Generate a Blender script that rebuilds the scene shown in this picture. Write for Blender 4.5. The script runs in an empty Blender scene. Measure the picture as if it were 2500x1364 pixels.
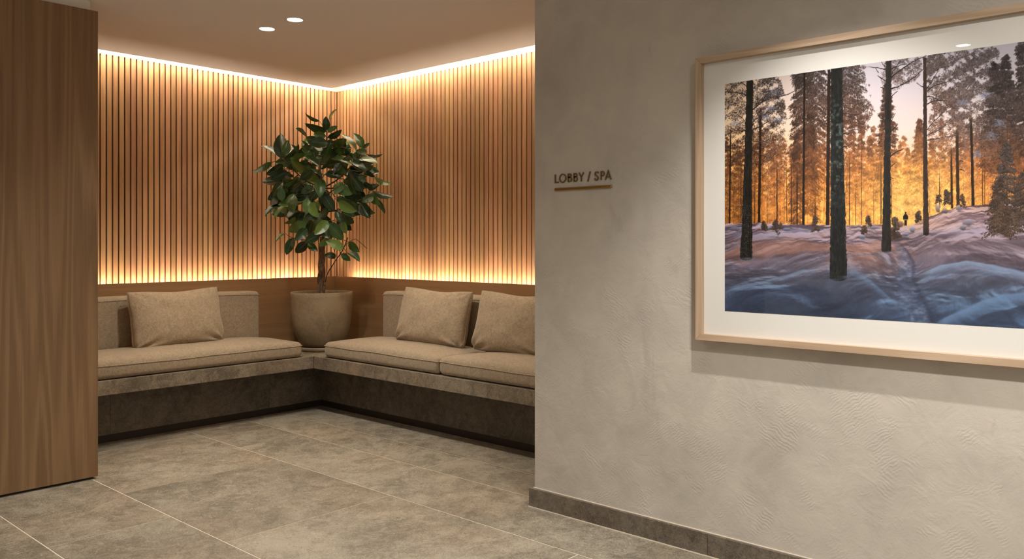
import bpy, bmesh, math, random
import numpy as np
from mathutils import Vector, Matrix
random.seed(7)
C = bpy.context.scene.collection
sc = bpy.context.scene
sc.view_settings.view_transform = 'Standard'
sc.view_settings.look = 'None'
sc.view_settings.gamma = 1.0
sc.view_settings.use_curve_mapping = False
sc.view_settings.exposure = 0.36
sc.cycles.max_bounces = 8
sc.cycles.diffuse_bounces = 5
sc.cycles.use_adaptive_sampling = True
sc.cycles.adaptive_threshold = .025
sc.cycles.use_denoising = True
sc.cycles.sample_clamp_indirect = 4.0
sc.cycles.caustics_reflective = False
sc.cycles.caustics_refractive = False

# ------------------------------------------------------------------ place
F = 2025.18; HOR = 596.12; PHI = math.radians(47.857)
CP, SP = math.cos(PHI), math.sin(PHI)
EYE = 1.3
KX, KY = 4.38, 6.08          # face of the lower wood panels (corner of the alcove)
CEIL = 2.648
WX, WYE = 3.128, 2.68        # plaster wall plane and its free corner
PX, PY = 1.874, 4.799        # free edge of the veneered wall
BX, BY = KX - .687, KY - .687
LX, LY = KX - .464, KY - .464

# ------------------------------------------------------------------ helpers
def tag(o, label=None, cat=None, group=None, kind=None):
    if label: o['label'] = label
    if cat: o['category'] = cat
    if group: o['group'] = group
    if kind: o['kind'] = kind
    return o

def mesh_obj(name, verts, faces, mat, parent=None, smooth=False):
    me = bpy.data.meshes.new(name)
    me.from_pydata([tuple(v) for v in verts], [], faces)
    me.materials.append(mat)
    if smooth:
        me.polygons.foreach_set('use_smooth', [True] * len(me.polygons))
    me.update()
    o = bpy.data.objects.new(name, me)
    C.objects.link(o)
    if parent is not None: o.parent = parent
    return o

def bm_obj(name, bm, mat, parent=None, smooth=False):
    bmesh.ops.recalc_face_normals(bm, faces=bm.faces)
    me = bpy.data.meshes.new(name)
    bm.to_mesh(me); bm.free()
    me.materials.append(mat)
    if smooth:
        me.polygons.foreach_set('use_smooth', [True] * len(me.polygons))
    o = bpy.data.objects.new(name, me)
    C.objects.link(o)
    if parent is not None: o.parent = parent
    return o

def empty(name, loc=(0, 0, 0), rz=0.):
    o = bpy.data.objects.new(name, None)
    o.empty_display_size = .1
    o.location = loc; o.rotation_euler = (0, 0, rz)
    C.objects.link(o)
    return o

class MB:
    def __init__(s): s.v = []; s.f = []
    def box(s, x0, x1, y0, y1, z0, z1):
        n = len(s.v)
        s.v += [(x0,y0,z0),(x1,y0,z0),(x1,y1,z0),(x0,y1,z0),(x0,y0,z1),(x1,y0,z1),(x1,y1,z1),(x0,y1,z1)]
        s.f += [tuple(n+i for i in q) for q in ((0,3,2,1),(4,5,6,7),(0,1,5,4),(1,2,6,5),(2,3,7,6),(3,0,4,7))]
        return s
    def prism(s, poly, z0, z1):
        n = len(s.v); k = len(poly)
        s.v += [(x,y,z0) for x,y in poly] + [(x,y,z1) for x,y in poly]
        s.f.append(tuple(n+i for i in reversed(range(k)))); s.f.append(tuple(n+k+i for i in range(k)))
        for i in range(k):
            j = (i+1) % k
            s.f.append((n+i, n+j, n+k+j, n+k+i))
        return s
    def tube(s, pts, rad, n=8, closed=False, cap=True):
        pts = [Vector(p) for p in pts]; m = len(pts)
        if not hasattr(rad, '__len__'): rad = [rad]*m
        base = len(s.v); up = None
        for i, p in enumerate(pts):
            if closed: t = pts[(i+1) % m] - pts[i-1]
            else: t = pts[min(i+1, m-1)] - pts[max(i-1, 0)]
            t.normalize()
            if up is None:
                up = Vector((0,0,1)) if abs(t.z) < .9 else Vector((1,0,0))
            a = t.cross(up)
            if a.length < 1e-5: a = t.orthogonal()
            a.normalize(); b = t.cross(a).normalized(); up = -b if False else b.cross(t) if False else up
            up = (up - t*up.dot(t)); up = up.normalized() if up.length > 1e-4 else t.orthogonal().normalized()
            a = t.cross(up).normalized(); b = up
            for k in range(n):
                an = 2*math.pi*k/n
                s.v.append(tuple(p + (a*math.cos(an) + b*math.sin(an))*rad[i]))
        rings = m if closed else m-1
        for i in range(rings):
            j = (i+1) % m
            for k in range(n):
                l = (k+1) % n
                s.f.append((base+i*n+k, base+i*n+l, base+j*n+l, base+j*n+k))
        if cap and not closed:
            s.f.append(tuple(base+k for k in reversed(range(n))))
            s.f.append(tuple(base+(m-1)*n+k for k in range(n)))
        return s
    def build(s, name, mat, parent=None, smooth=False):
        return mesh_obj(name, s.v, s.f, mat, parent, smooth)

def bevel(o, w, seg=2):
    m = o.modifiers.new('bevel', 'BEVEL'); m.width = w; m.segments = seg
    m.limit_method = 'ANGLE'; m.angle_limit = math.radians(40)
    return o

# ------------------------------------------------------------------ materials
def srgb(r, g, b):
    f = lambda c: (c/255/12.92) if c/255 <= .04045 else ((c/255+.055)/1.055)**2.4
    return (f(r), f(g), f(b), 1)

class NT:
    def __init__(s, name):
        s.m = bpy.data.materials.new(name); s.m.use_nodes = True
        s.t = s.m.node_tree; s.t.nodes.clear()
        s.out = s.n('ShaderNodeOutputMaterial')
        s.bsdf = s.n('ShaderNodeBsdfPrincipled')
        s.l(s.bsdf.outputs[0], s.out.inputs[0])
    def n(s, typ, **kw):
        nd = s.t.nodes.new(typ)
        for k, v in kw.items():
            if k.startswith('i_'):
                key = k[2:]
                key = int(key) if key.isdigit() else key.replace('_', ' ')
                nd.inputs[key].default_value = v
            else: setattr(nd, k, v)
        return nd
    def l(s, a, b): s.t.links.new(a, b)
    def coord(s, scale=(1,1,1), rot=(0,0,0), loc=(0,0,0)):
        tc = s.n('ShaderNodeTexCoord'); mp = s.n('ShaderNodeMapping')
        mp.inputs['Scale'].default_value = scale; mp.inputs['Rotation'].default_value = rot
        mp.inputs['Location'].default_value = loc
        s.l(tc.outputs['Object'], mp.inputs['Vector']); return mp.outputs[0]
    def noise(s, vec, scale, detail=4, rough=.55, dist=0.):
        nd = s.n('ShaderNodeTexNoise'); nd.inputs['Scale'].default_value = scale
        nd.inputs['Detail'].default_value = detail; nd.inputs['Roughness'].default_value = rough
        nd.inputs['Distortion'].default_value = dist
        if vec is not None: s.l(vec, nd.inputs['Vector'])
        return nd.outputs['Fac']
    def ramp(s, fac, stops):
        r = s.n('ShaderNodeValToRGB'); e = r.color_ramp.elements
        while len(e) < len(stops): e.new(.5)
        for i, (p, c) in enumerate(stops):
            e[i].position = p; e[i].color = c if len(c) == 4 else (*c, 1)
        s.l(fac, r.inputs[0]); return r.outputs[0]
    def mix(s, a, b, fac, mode='MIX'):
        m = s.n('ShaderNodeMix', data_type='RGBA', blend_type=mode)
        for sock, v in ((m.inputs[6], a), (m.inputs[7], b), (m.inputs[0], fac)):
            if hasattr(v, 'default_value') or hasattr(v, 'is_linked'): s.l(v, sock)
            else: sock.default_value = v
        return m.outputs[2]
    def math(s, op, a, b=None, c=None):
        m = s.n('ShaderNodeMath', operation=op)
        for i, v in enumerate((a, b, c)):
            if v is None: continue
            if hasattr(v, 'is_linked'): s.l(v, m.inputs[i])
            else: m.inputs[i].default_value = v
        return m.outputs[0]
    def bump(s, h, strength, dist=.01, prev=None):
        b = s.n('ShaderNodeBump'); b.inputs['Strength'].default_value = strength
        b.inputs['Distance'].default_value = dist
        s.l(h, b.inputs['Height'])
        if prev is not None: s.l(prev, b.inputs['Normal'])
        return b.outputs[0]
    def set(s, **kw):
        for k, v in kw.items():
            key = k.replace('_', ' ')
            if hasattr(v, 'is_linked'): s.l(v, s.bsdf.inputs[key])
            else: s.bsdf.inputs[key].default_value = v
        return s.m

def mat_plain(name, col, rough=.6, metal=0., **kw):
    t = NT(name); t.set(Base_Color=col, Roughness=rough, Metallic=metal, **kw); return t.m

def mat_wood(name, cols, axis='Z', scale=1., rough=.45, island=0., bumps=.15, figure=.45):
    """grain runs along `axis`."""
    t = NT(name)
    st = {'Z': (1,1,.022), 'X': (.022,1,1), 'Y': (1,.022,1)}[axis]
    st2 = {'Z': (1,1,.055), 'X': (.055,1,1), 'Y': (1,.055,1)}[axis]
    tc = t.n('ShaderNodeTexCoord'); geo = t.n('ShaderNodeNewGeometry')
    vec = tc.outputs['Object']
    if island:
        cm = t.n('ShaderNodeCombineXYZ')
        r = t.math('MULTIPLY', geo.outputs['Random Per Island'], 37.)
        for i in range(3): t.l(r, cm.inputs[i])
        va = t.n('ShaderNodeVectorMath', operation='ADD'); t.l(vec, va.inputs[0]); t.l(cm.outputs[0], va.inputs[1])
        vec = va.outputs[0]
    def mp(s_):
        m = t.n('ShaderNodeMapping'); m.inputs['Scale'].default_value = s_; t.l(vec, m.inputs[0]); return m.outputs[0]
    fine = t.noise(mp(st), 150*scale, 4, .6)
    mid = t.noise(mp(st), 26*scale, 5, .62, .6)
    big = t.noise(mp(st2), 6*scale, 2, .5, 0.)
    # cathedral figure: rings of a slowly varying field
    ph = t.math('MULTIPLY', t.noise(mp(st2), 4.5*scale, 1., .3, 0.), 48.)
    ph = t.math('ADD', ph, t.math('MULTIPLY', mid, 6.))
    ring = t.math('MULTIPLY_ADD', t.math('SINE', ph), .5, .5)
    ring = t.math('POWER', ring, 2.2)
    g = t.math('MULTIPLY', ring, figure)
    g = t.math('ADD', g, t.math('MULTIPLY', mid, 1. - figure))
    g = t.math('ADD', t.math('MULTIPLY', g, .72), t.math('MULTIPLY', fine, .28))
    g = t.math('ADD', t.math('MULTIPLY', g, .85), t.math('MULTIPLY', big, .2))
    col = t.ramp(g, [(.22, cols[0]), (.48, cols[1]), (.75, cols[2])])
    if island:
        v = t.math('MULTIPLY_ADD', geo.outputs['Random Per Island'], island, 1. - island*.5)
        hs = t.n('ShaderNodeHueSaturation'); t.l(v, hs.inputs['Value']); t.l(col, hs.inputs['Color'])
        wn = t.n('ShaderNodeTexWhiteNoise', noise_dimensions='1D'); t.l(geo.outputs['Random Per Island'], wn.inputs['W'])
        t.l(t.math('MULTIPLY_ADD', wn.outputs['Value'], .018, .491), hs.inputs['Hue'])
        col = hs.outputs[0]
    t.set(Base_Color=col, Roughness=rough, Normal=t.bump(fine, bumps, .002))
    return t.m

def mat_stone(name, c0, c1, c2, fleck, rough=.5, scale=1., island=.12, island_vec=True):
    t = NT(name); tc = t.n('ShaderNodeTexCoord'); geo = t.n('ShaderNodeNewGeometry')
    cm = t.n('ShaderNodeCombineXYZ'); r = t.math('MULTIPLY', geo.outputs['Random Per Island'], 53.)
    t.l(r, cm.inputs[0]); t.l(r, cm.inputs[1]); t.l(r, cm.inputs[2])
    va = t.n('ShaderNodeVectorMath', operation='ADD'); t.l(tc.outputs['Object'], va.inputs[0]); t.l(cm.outputs[0], va.inputs[1])
    vec = va.outputs[0]
    big = t.noise(vec, 2.3*scale, 3, .6, .4)
    mid = t.noise(vec, 11*scale, 6, .68, .9)
    fine = t.noise(vec, 75*scale, 5, .7, 1.6)
    g = t.math('ADD', t.math('MULTIPLY', big, .30), t.math('MULTIPLY', mid, .42))
    g = t.math('ADD', g, t.math('MULTIPLY', fine, .50))
    g = t.math('SUBTRACT', g, .08)
    col = t.ramp(g, [(.44, c0), (.53, c1), (.625, c2)])
    # warm / green clouding
    hue = t.noise(vec, 1.5*scale, 2, .5)
    col = t.mix(col, t.mix(col, (1.03, .97, .93, 1), 1., 'MULTIPLY'), t.ramp(hue, [(.45, (0,0,0)), (.62, (1,1,1))]))
    # pale worm-like flecks
    fl = t.noise(vec, 46*scale, 3, .6, 3.2)
    fk = t.ramp(fl, [(.61, (0,0,0)), (.70, (.75,.75,.75))])
    col = t.mix(col, fleck, fk)
    dk = t.ramp(t.noise(vec, 33*scale, 3, .6, 2.4), [(.32, (.7,.7,.7)), (.40, (0,0,0))])
    col = t.mix(col, c0, dk)
    v = t.math('MULTIPLY_ADD', geo.outputs['Random Per Island'], island, 1. - island*.5)
    hs = t.n('ShaderNodeHueSaturation'); t.l(v, hs.inputs['Value']); t.l(col, hs.inputs['Color'])
    nb = t.bump(fine, .38, .005); nb = t.bump(mid, .18, .01, nb)
    rr = t.math('MULTIPLY_ADD', mid, .25, rough - .1)
    t.set(Base_Color=hs.outputs[0], Roughness=rr, Normal=nb)
    return t.m

def mat_fabric(name, c0, c1, scale=1.):
    t = NT(name); v = t.coord()
    a = t.noise(v, 130*scale, 4, .75, 1.2); b = t.noise(v, 38*scale, 4, .65, 1.5); w = t.noise(v, 420*scale, 2, .6)
    g = t.math('ADD', t.math('MULTIPLY', a, .5), t.math('MULTIPLY', b, .3)); g = t.math('ADD', g, t.math('MULTIPLY', w, .2))
    col = t.ramp(g, [(.38, c0), (.60, c1)])
    nb = t.bump(t.math('ADD', w, a), .35, .003)
    t.set(Base_Color=col, Roughness=.95, Normal=nb, Sheen_Weight=.25, Sheen_Roughness=.5)
    return t.m

def mat_plaster():
    t = NT('trowelled_plaster'); v = t.coord()
    big = t.noise(v, 1.1, 3, .55, .4); cl = t.noise(v, 4.5, 5, .6, .6)
    g = t.math('ADD', t.math('MULTIPLY', big, .55), t.math('MULTIPLY', cl, .45))
    col = t.ramp(g, [(.36, srgb(178,169,158)), (.50, srgb(194,185,173)), (.64, srgb(205,196,183))])
    # greenish-grey thumbed stains
    st = t.ramp(t.noise(t.coord((1,1,.45)), 3.6, 5, .65, .8), [(.60, (0,0,0)), (.74, (.42,.42,.42))])
    col = t.mix(col, srgb(156,149,138), st)
    # short trowel ridges, in patches
    wv = t.n('ShaderNodeTexWave', wave_type='BANDS', bands_direction='Z'); wv.inputs['Scale'].default_value = 28.
    wv.inputs['Distortion'].default_value = 7.; wv.inputs['Detail'].default_value = 3.; wv.inputs['Detail Scale'].default_value = 1.4
    t.l(t.coord(rot=(math.radians(38), 0, 0)), wv.inputs['Vector'])
    wv2 = t.n('ShaderNodeTexWave', wave_type='BANDS', bands_direction='Z'); wv2.inputs['Scale'].default_value = 22.
    wv2.inputs['Distortion'].default_value = 9.; wv2.inputs['Detail'].default_value = 3.
    t.l(t.coord(rot=(math.radians(-30), 0, 0)), wv2.inputs['Vector'])
    m1 = t.ramp(t.noise(v, 5.5, 3, .6, .5), [(.56, (0,0,0)), (.66, (1,1,1))])
    m2 = t.ramp(t.noise(t.coord(loc=(5,9,2)), 5., 3, .6, .5), [(.57, (0,0,0)), (.67, (1,1,1))])
    r1 = t.math('MULTIPLY', wv.outputs['Fac'], m1); r2 = t.math('MULTIPLY', wv2.outputs['Fac'], m2)
    nb = t.bump(t.math('ADD', r1, r2), .17, .004)
    nb = t.bump(t.noise(v, 90, 4, .65, .8), .16, .004, nb)
    nb = t.bump(t.noise(v, 9, 4, .6, .8), .16, .02, nb)
    pit = t.ramp(t.noise(v, 55, 2, .5), [(.22, (0,0,0)), (.27, (1,1,1))])
    nb = t.bump(pit, .35, .003, nb)
    t.set(Base_Color=col, Roughness=.82, Normal=nb); return t.m

def mat_emit(name, col, strength):
    t = NT(name); t.set(Base_Color=(0,0,0,1), Emission_Color=col, Emission_Strength=strength); return t.m

M = {}
M['veneer'] = mat_wood('oak_veneer', [srgb(112,84,56), srgb(138,107,75), srgb(154,123,89)], 'Z', 1.5, .45, 0, .12, .42)
M['slat'] = mat_wood('oak_slat', [srgb(154,114,78), srgb(180,138,99), srgb(196,156,117)], 'Z', 1.6, .5, .34, .12, .25)
M['wainX'] = mat_wood('oak_low_panel_x', [srgb(134,100,66), srgb(152,117,80), srgb(164,129,92)], 'X', .8, .5, 0, .1, .2)
M['wainY'] = mat_wood('oak_low_panel_y', [srgb(134,100,66), srgb(152,117,80), srgb(164,129,92)], 'Y', .8, .5, 0, .1, .2)
M['felt'] = mat_plain('dark_backing', srgb(34,20,12), .9)
M['frameH'] = mat_wood('pale_oak_frame', [srgb(164,136,108), srgb(188,161,133), srgb(202,176,149)], 'Y', 2.4, .5, 0, .12, .35)
M['frameV'] = mat_wood('pale_oak_frame_upright', [srgb(164,136,108), srgb(188,161,133), srgb(202,176,149)], 'Z', 2.4, .5, 0, .12, .35)
M['floor'] = mat_stone('limestone_floor', srgb(112,105,91), srgb(143,135,119), srgb(166,158,141), srgb(206,198,182), .46, 1., .2)
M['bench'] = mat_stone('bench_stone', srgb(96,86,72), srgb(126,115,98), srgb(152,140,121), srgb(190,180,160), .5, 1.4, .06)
M['plinth'] = mat_stone('plinth_stone_shaded', srgb(70,62,52), srgb(96,86,72), srgb(116,104,90), srgb(140,128,110), .55, 1.2, .25)  # bench stone in deeper tones: the slab's shade put into the colour
M['skirt'] = mat_stone('skirting_stone', srgb(78,70,60), srgb(106,96,84), srgb(128,118,102), srgb(160,150,134), .5, 1.8, .1)
M['grout'] = mat_plain('pale_grout', srgb(226,214,194), .8)
M['fabric'] = mat_fabric('beige_wool', srgb(128,112,90), srgb(176,158,132))
M['fabric2'] = mat_fabric('beige_boucle', srgb(136,118,94), srgb(182,162,134), .8)
M['plaster'] = mat_plaster()
M['ceiling'] = mat_plain('ceiling_paint', srgb(243,240,241), .9)
M['slot'] = mat_plain('slot_paint', srgb(235,228,215), .8)
M['dark'] = mat_plain('dark_bronze_profile', srgb(44,32,22), .45)
M['brass'] = mat_plain('brushed_brass', srgb(176,140,80), .34, .9)
M['brass_dark'] = mat_plain('aged_brass_letters', srgb(122,98,58), .5, .4)
M['concrete'] = None
t = NT('concrete_pot'); v = t.coord()
g = t.math('ADD', t.math('MULTIPLY', t.noise(v, 5, 4, .6, .6), .7), t.math('MULTIPLY', t.noise(v, 60, 3, .6), .3))
t.set(Base_Color=t.ramp(g, [(.38, srgb(124,108,84)), (.6, srgb(150,133,106))]), Roughness=.8, Normal=t.bump(t.noise(v, 120, 3, .6), .15, .002))
M['concrete'] = t.m
t = NT('potting_soil'); v = t.coord(); n_ = t.noise(v, 60, 5, .7)
t.set(Base_Color=t.ramp(n_, [(.35, srgb(38,26,18)), (.65, srgb(86,62,44))]), Roughness=1., Normal=t.bump(n_, .8, .02)); M['soil'] = t.m
t = NT('trunk_bark'); v = t.coord((1,1,.3)); n_ = t.noise(v, 70, 5, .7, 1.)
t.set(Base_Color=t.ramp(n_, [(.35, srgb(62,46,32)), (.5, srgb(104,82,60)), (.68, srgb(150,128,100))]), Roughness=.85, Normal=t.bump(n_, .5, .006)); M['bark'] = t.m
M['stem'] = mat_plain('reddish_stem', srgb(74,56,36), .6)
# leaves: glossy upper side, pale olive underside, pale midrib from UV
t = NT('rubber_leaf'); geo = t.n('ShaderNodeNewGeometry'); uv = t.n('ShaderNodeTexCoord')
sp = t.n('ShaderNodeSeparateXYZ'); t.l(uv.outputs['UV'], sp.inputs[0])
ab = t.math('ABSOLUTE', t.math('SUBTRACT', sp.outputs[0], .5))
rib = t.ramp(ab, [(.018, (1,1,1)), (.05, (0,0,0))])
veins = t.math('SINE', t.math('MULTIPLY', t.math('ADD', sp.outputs[1], t.math('MULTIPLY', ab, -.55)), 75.))
rnd = geo.outputs['Random Per Island']
top = t.ramp(rnd, [(0., srgb(18,38,16)), (.5, srgb(32,60,26)), (.8, srgb(56,88,38)), (1., srgb(96,124,56))])
top = t.mix(top, srgb(84,108,64), t.math('MULTIPLY', rib, .6))
bot = t.mix(srgb(70,86,46), srgb(122,132,84), rnd)
bot = t.mix(bot, srgb(178,184,132), t.math('MULTIPLY', rib, .6))
col = t.mix(top, bot, geo.outputs['Backfacing'])
t.set(Base_Color=col, Roughness=t.math('MULTIPLY_ADD', geo.outputs['Backfacing'], .3, .33), Normal=t.bump(veins, .05, .002), Specular_IOR_Level=.5)
M['leaf'] = t.m
M['led'] = mat_emit('warm_led', (1., .62, .30, 1), 1.)
M['lens'] = mat_emit('downlight_lens', (1., .90, .76, 1), 34.)
M['trimring'] = mat_plain('white_trim_ring', srgb(225,215,200), .5)
M['mat_board'] = mat_plain('white_mat_board', srgb(232,228,220), .85)
# ------------------------------------------------------------------ camera
cam = bpy.data.cameras.new('camera'); co = bpy.data.objects.new('camera', cam); C.objects.link(co)
co.location = (0, 0, EYE)
co.rotation_euler = (math.pi/2, 0, -math.atan2(SP, CP))
cam.sensor_width = 36.; cam.lens = F/2500*36
cam.shift_y = -(682 - HOR)/2500
cam.clip_start = .05
sc.camera = co
TOPP, LOWP = 80., 150.
# ------------------------------------------------------------------ floor
GX = [-4., -2.6, -1.9, -1.15, -.35, .38, 1.3008, 1.8461, 2.7662, 3.2323, 3.5548, LX + .02]
JY = {5: [4.9, 3.62, 2.41, 1.2, 0.], 4: [4.065, 2.8, 1.5, .3], 6: [4.45, 3.2, 1.9, .7], 7: [5.12, 3.864, 2.478, 1.2, 0.],
      8: [5.41, 4.409, 3.356, 2.13, .9], 9: [4.864, 3.668], 10: [4.5, 3.61]}
fl = MB(); g = .0035
for i in range(len(GX)-1):
    x0, x1 = GX[i], GX[i+1]
    js = JY.get(i+1, [4.3 - .37*i, 2.9 - .37*i, 1.5 - .37*i, 0. - .2*i])
    ys = [LY + .02] + sorted(js, reverse=True) + [-1.6, -3.]
    for a, b in zip(ys[1:], ys[:-1]):
        if b - a < .05: continue
        fl.box(x0 + g, x1 - g, a + g, b - g, -.02, 0.)
gr = MB().box(-4, 4.6, -3., 6.3, -.06, -.0015).build('floor', M['grout']); tag(gr, kind='structure')
ft = fl.build('tile_field', M['floor'], gr)
# ------------------------------------------------------------------ ceiling (stops short of the slatted walls, leaving the light slot)
ce = MB()
cx, cy = KX - .109, KY - .109
ce.box(-4, cx, -3., cy, CEIL, CEIL + .02)
ce.box(cx - .02, cx, -3., cy, CEIL + .02, CEIL + .05); ce.box(-4, cx - .02, cy - .02, cy, CEIL + .02, CEIL + .05)
co_ = ce.build('ceiling', M['ceiling']); tag(co_, kind='structure')
sl = MB(); sl.box(-4, 4.75, -3., 6.45, CEIL + .17, CEIL + .2)
sl.build('slot_soffit', M['slot'], co_)
# ------------------------------------------------------------------ slatted walls
SF = .085                                    # slat faces sit this far behind the low panel's face
def slat_wall(name, axis):
    base = MB()
    if axis == 'X': base.box(PX - .1, KX + .3, KY + SF + .030, KY + .3, 0, CEIL + .17)
    else: base.box(KX + SF + .030, KX + .3, WYE - .1, KY + SF + .030, 0, CEIL + .17)
    w = base.build(name, M['felt']); tag(w, kind='structure')
    s = MB(); z0, z1 = .96, CEIL + .018
    if axis == 'X':
        p = .0431; x = 2.4234 + .0055 - p*14
        while x < KX + SF - .034:
            if x > PX: s.box(x, min(x + p - .0115, KX + SF - .020), KY + SF, KY + SF + .030, z0, z1)
            x += p
        s.box(KX + SF - .014, KX + SF, KY + SF, KY + SF + .030, z0, z1)
        s.build('slats', M['slat'], w)
        MB().box(PX, KX + SF, KY + SF - .001, KY + SF + .030, CEIL + .019, CEIL + .17).build('slot_back', M['slot'], w)
        MB().box(PX, KX + .022, KY, KY + .022, .40, 1.018).build('low_panel', M['wainX'], w)
        MB().box(PX, KX + .03, KY + .022, KY + SF + .022, .93, .962).build('slot_floor', M['slot'], w)
    else:
        p = .0471; y = 3.853 - .0058; y += p*50
        while y > WYE:
            if y - (p-.012) < KY + SF - .024: s.box(KX + SF, KX + SF + .030, y - (p - .012), min(y, KY + SF - .012), z0, z1)
            y -= p
        s.build('slats', M['slat'], w)
        MB().box(KX + SF - .001, KX + SF + .030, WYE, KY + SF, CEIL + .019, CEIL + .17).build('slot_back', M['slot'], w)
        MB().box(KX, KX + .022, WYE, KY, .40, 1.018).build('low_panel', M['wainY'], w)
        MB().box(KX + .022, KX + SF + .022, WYE, KY + .03, .93, .962).build('slot_floor', M['slot'], w)
    return w
wb = slat_wall('wall_back', 'X'); wr = slat_wall('wall_right', 'Y')
# warm strips hidden in the two slots: aluminium channel + glowing diffuser
M['led_top'] = mat_emit('warm_led_top', (1., .83, .62, 1), TOPP)
M['led_low'] = mat_emit('warm_led_low', (1., .82, .60, 1), LOWP)
M['alu'] = mat_plain('aluminium_channel', srgb(200,200,200), .4, 1.)
def led(loc_, label, chan, boxes, mat):
    e = empty('light_strip', loc_); tag(e, label, 'light strip', 'warm light strips washing the slats')
    inv = Matrix.Translation(Vector(loc_)).inverted()
    m = MB(); m.box(*chan); o = m.build('channel', M['alu'], e); o.matrix_parent_inverse = inv
    m = MB()
    for b in boxes: m.box(*b)
    o = m.build('diffuser', mat, e); o.matrix_parent_inverse = inv
def mods(a, b, step, ln):
    r = []; x = a
    while x + ln < b: r.append((x, x + ln)); x += step
    return r
zt = CEIL + .07
led((3., KY - .03, zt), 'hidden warm strip along the ceiling edge above the left slatted wall', (PX + .02, KX - .04, KY + .000, KY + .020, zt + .008, zt + .018), [(PX + .02, KX - .04, KY + .002, KY + .018, zt, zt + .008)], M['led_top'])
led((KX - .03, 4., zt), 'hidden warm strip along the ceiling edge above the right slatted wall', (KX + .000, KX + .020, WYE + .02, KY - .07, zt + .008, zt + .018), [(KX + .002, KX + .018, WYE + .02, KY - .07, zt, zt + .008)], M['led_top'])
zl = .972
led((3., KY + .03, zl), 'hidden warm strip shining up behind the left low wood panel', (PX + .05, KX, KY + .026, KY + .038, zl - .001, zl + .003), [(a, b, KY + .027, KY + .037, zl + .003, zl + .006) for a, b in mods(PX + .05, KX, .215, .165)], M['led_low'])
led((KX + .03, 4., zl), 'hidden warm strip shining up behind the right low wood panel', (KX + .026, KX + .038, WYE + .05, KY, zl - .001, zl + .003), [(KX + .027, KX + .037, a, b, zl + .003, zl + .006) for a, b in mods(WYE + .05, KY, .215, .165)], M['led_low'])
# ------------------------------------------------------------------ veneered wall on the left
vw = MB().box(-4, PX - .0, PY, 6.4, .014, 2.593).build('wall_left', M['veneer']); tag(vw, kind='structure')
MB().box(-4, PX - .03, PY + .03, 6.38, 0., .014).build('shadow_gap', M['dark'], vw)
MB().box(-4, PX - .03, PY + .03, 6.38, 2.593, CEIL).build('shadow_gap', M['slot'], vw)
# ------------------------------------------------------------------ plaster wall with skirting
pw = MB().box(WX, 4.9, -3., WYE, 0, CEIL + .19).build('wall_front', M['plaster']); tag(pw, kind='structure')
bevel(pw, .004)
sk = MB(); hb = .0925
jo = [WYE + .02, 1.715, .5, -.8, -3.]
for a, b in zip(jo[1:], jo[:-1]):
    sk.box(WX - .02, WX, a + .0012, b - .0012, 0, hb)
sk.box(WX, LX - .002, WYE, WYE + .02, 0, hb)
so = sk.build('baseboard_front', M['skirt']); tag(so, kind='structure')
MB().box(WX - .0225, WX, -3, WYE + .0225, -.001, .004).build('grout_line', M['grout'], so)
MB().box(WX - .004, WX, -3, WYE + .004, hb - .001, hb + .003).build('grout_line', M['grout'], so)
# ------------------------------------------------------------------ stone corner bench
be = empty('corner_bench', (BX, BY, 0)); tag(be, 'long L-shaped stone bench with an overhanging top slab running around the alcove corner', 'bench')
def loc(o, e): # keep world coordinates of meshes written in world space
    o.matrix_parent_inverse = Matrix.Translation(e.location).inverted(); return o
HB, HS = .442, .349
KXb, KYb, PXb, WYb = KX - .003, KY - .003, PX + .003, WYE + .003
for poly, nm in (([(PXb, BY), (BX, BY), (KXb, KYb), (PXb, KYb)], 0), ([(BX, BY), (BX, WYb), (KXb, WYb), (KXb, KYb)], 1)):
    d = .0012
    if nm == 0: poly = [(PXb, BY), (BX - d, BY), (KXb - d, KYb), (PXb, KYb)]
    else: poly = [(BX, BY - d), (BX, WYb), (KXb, WYb), (KXb, KYb - d)]
    o = MB().prism(poly, HS, HB).build('slab', M['bench'], be); loc(o, be); bevel(o, .003)
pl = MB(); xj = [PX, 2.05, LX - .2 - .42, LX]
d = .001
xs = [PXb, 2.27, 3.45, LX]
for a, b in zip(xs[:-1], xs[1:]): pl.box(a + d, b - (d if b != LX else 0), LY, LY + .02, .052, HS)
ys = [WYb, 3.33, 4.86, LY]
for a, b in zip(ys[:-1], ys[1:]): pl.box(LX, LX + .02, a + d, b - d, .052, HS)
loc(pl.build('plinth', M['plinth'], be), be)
tk = MB().box(PXb, LX + .012, LY + .012, LY + .05, -.001, .052).box(LX + .012, LX + .05, WYb, LY + .05, -.001, .052)
loc(tk.build('toe_kick', M['dark'], be), be)
fil = MB().box(PXb, LX + .012, LY + .021, KYb, .054, HS - .001).box(LX + .021, KXb, WYb, LY + .021, .054, HS - .001)
loc(fil.build('core', M['dark'], be), be)

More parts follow.
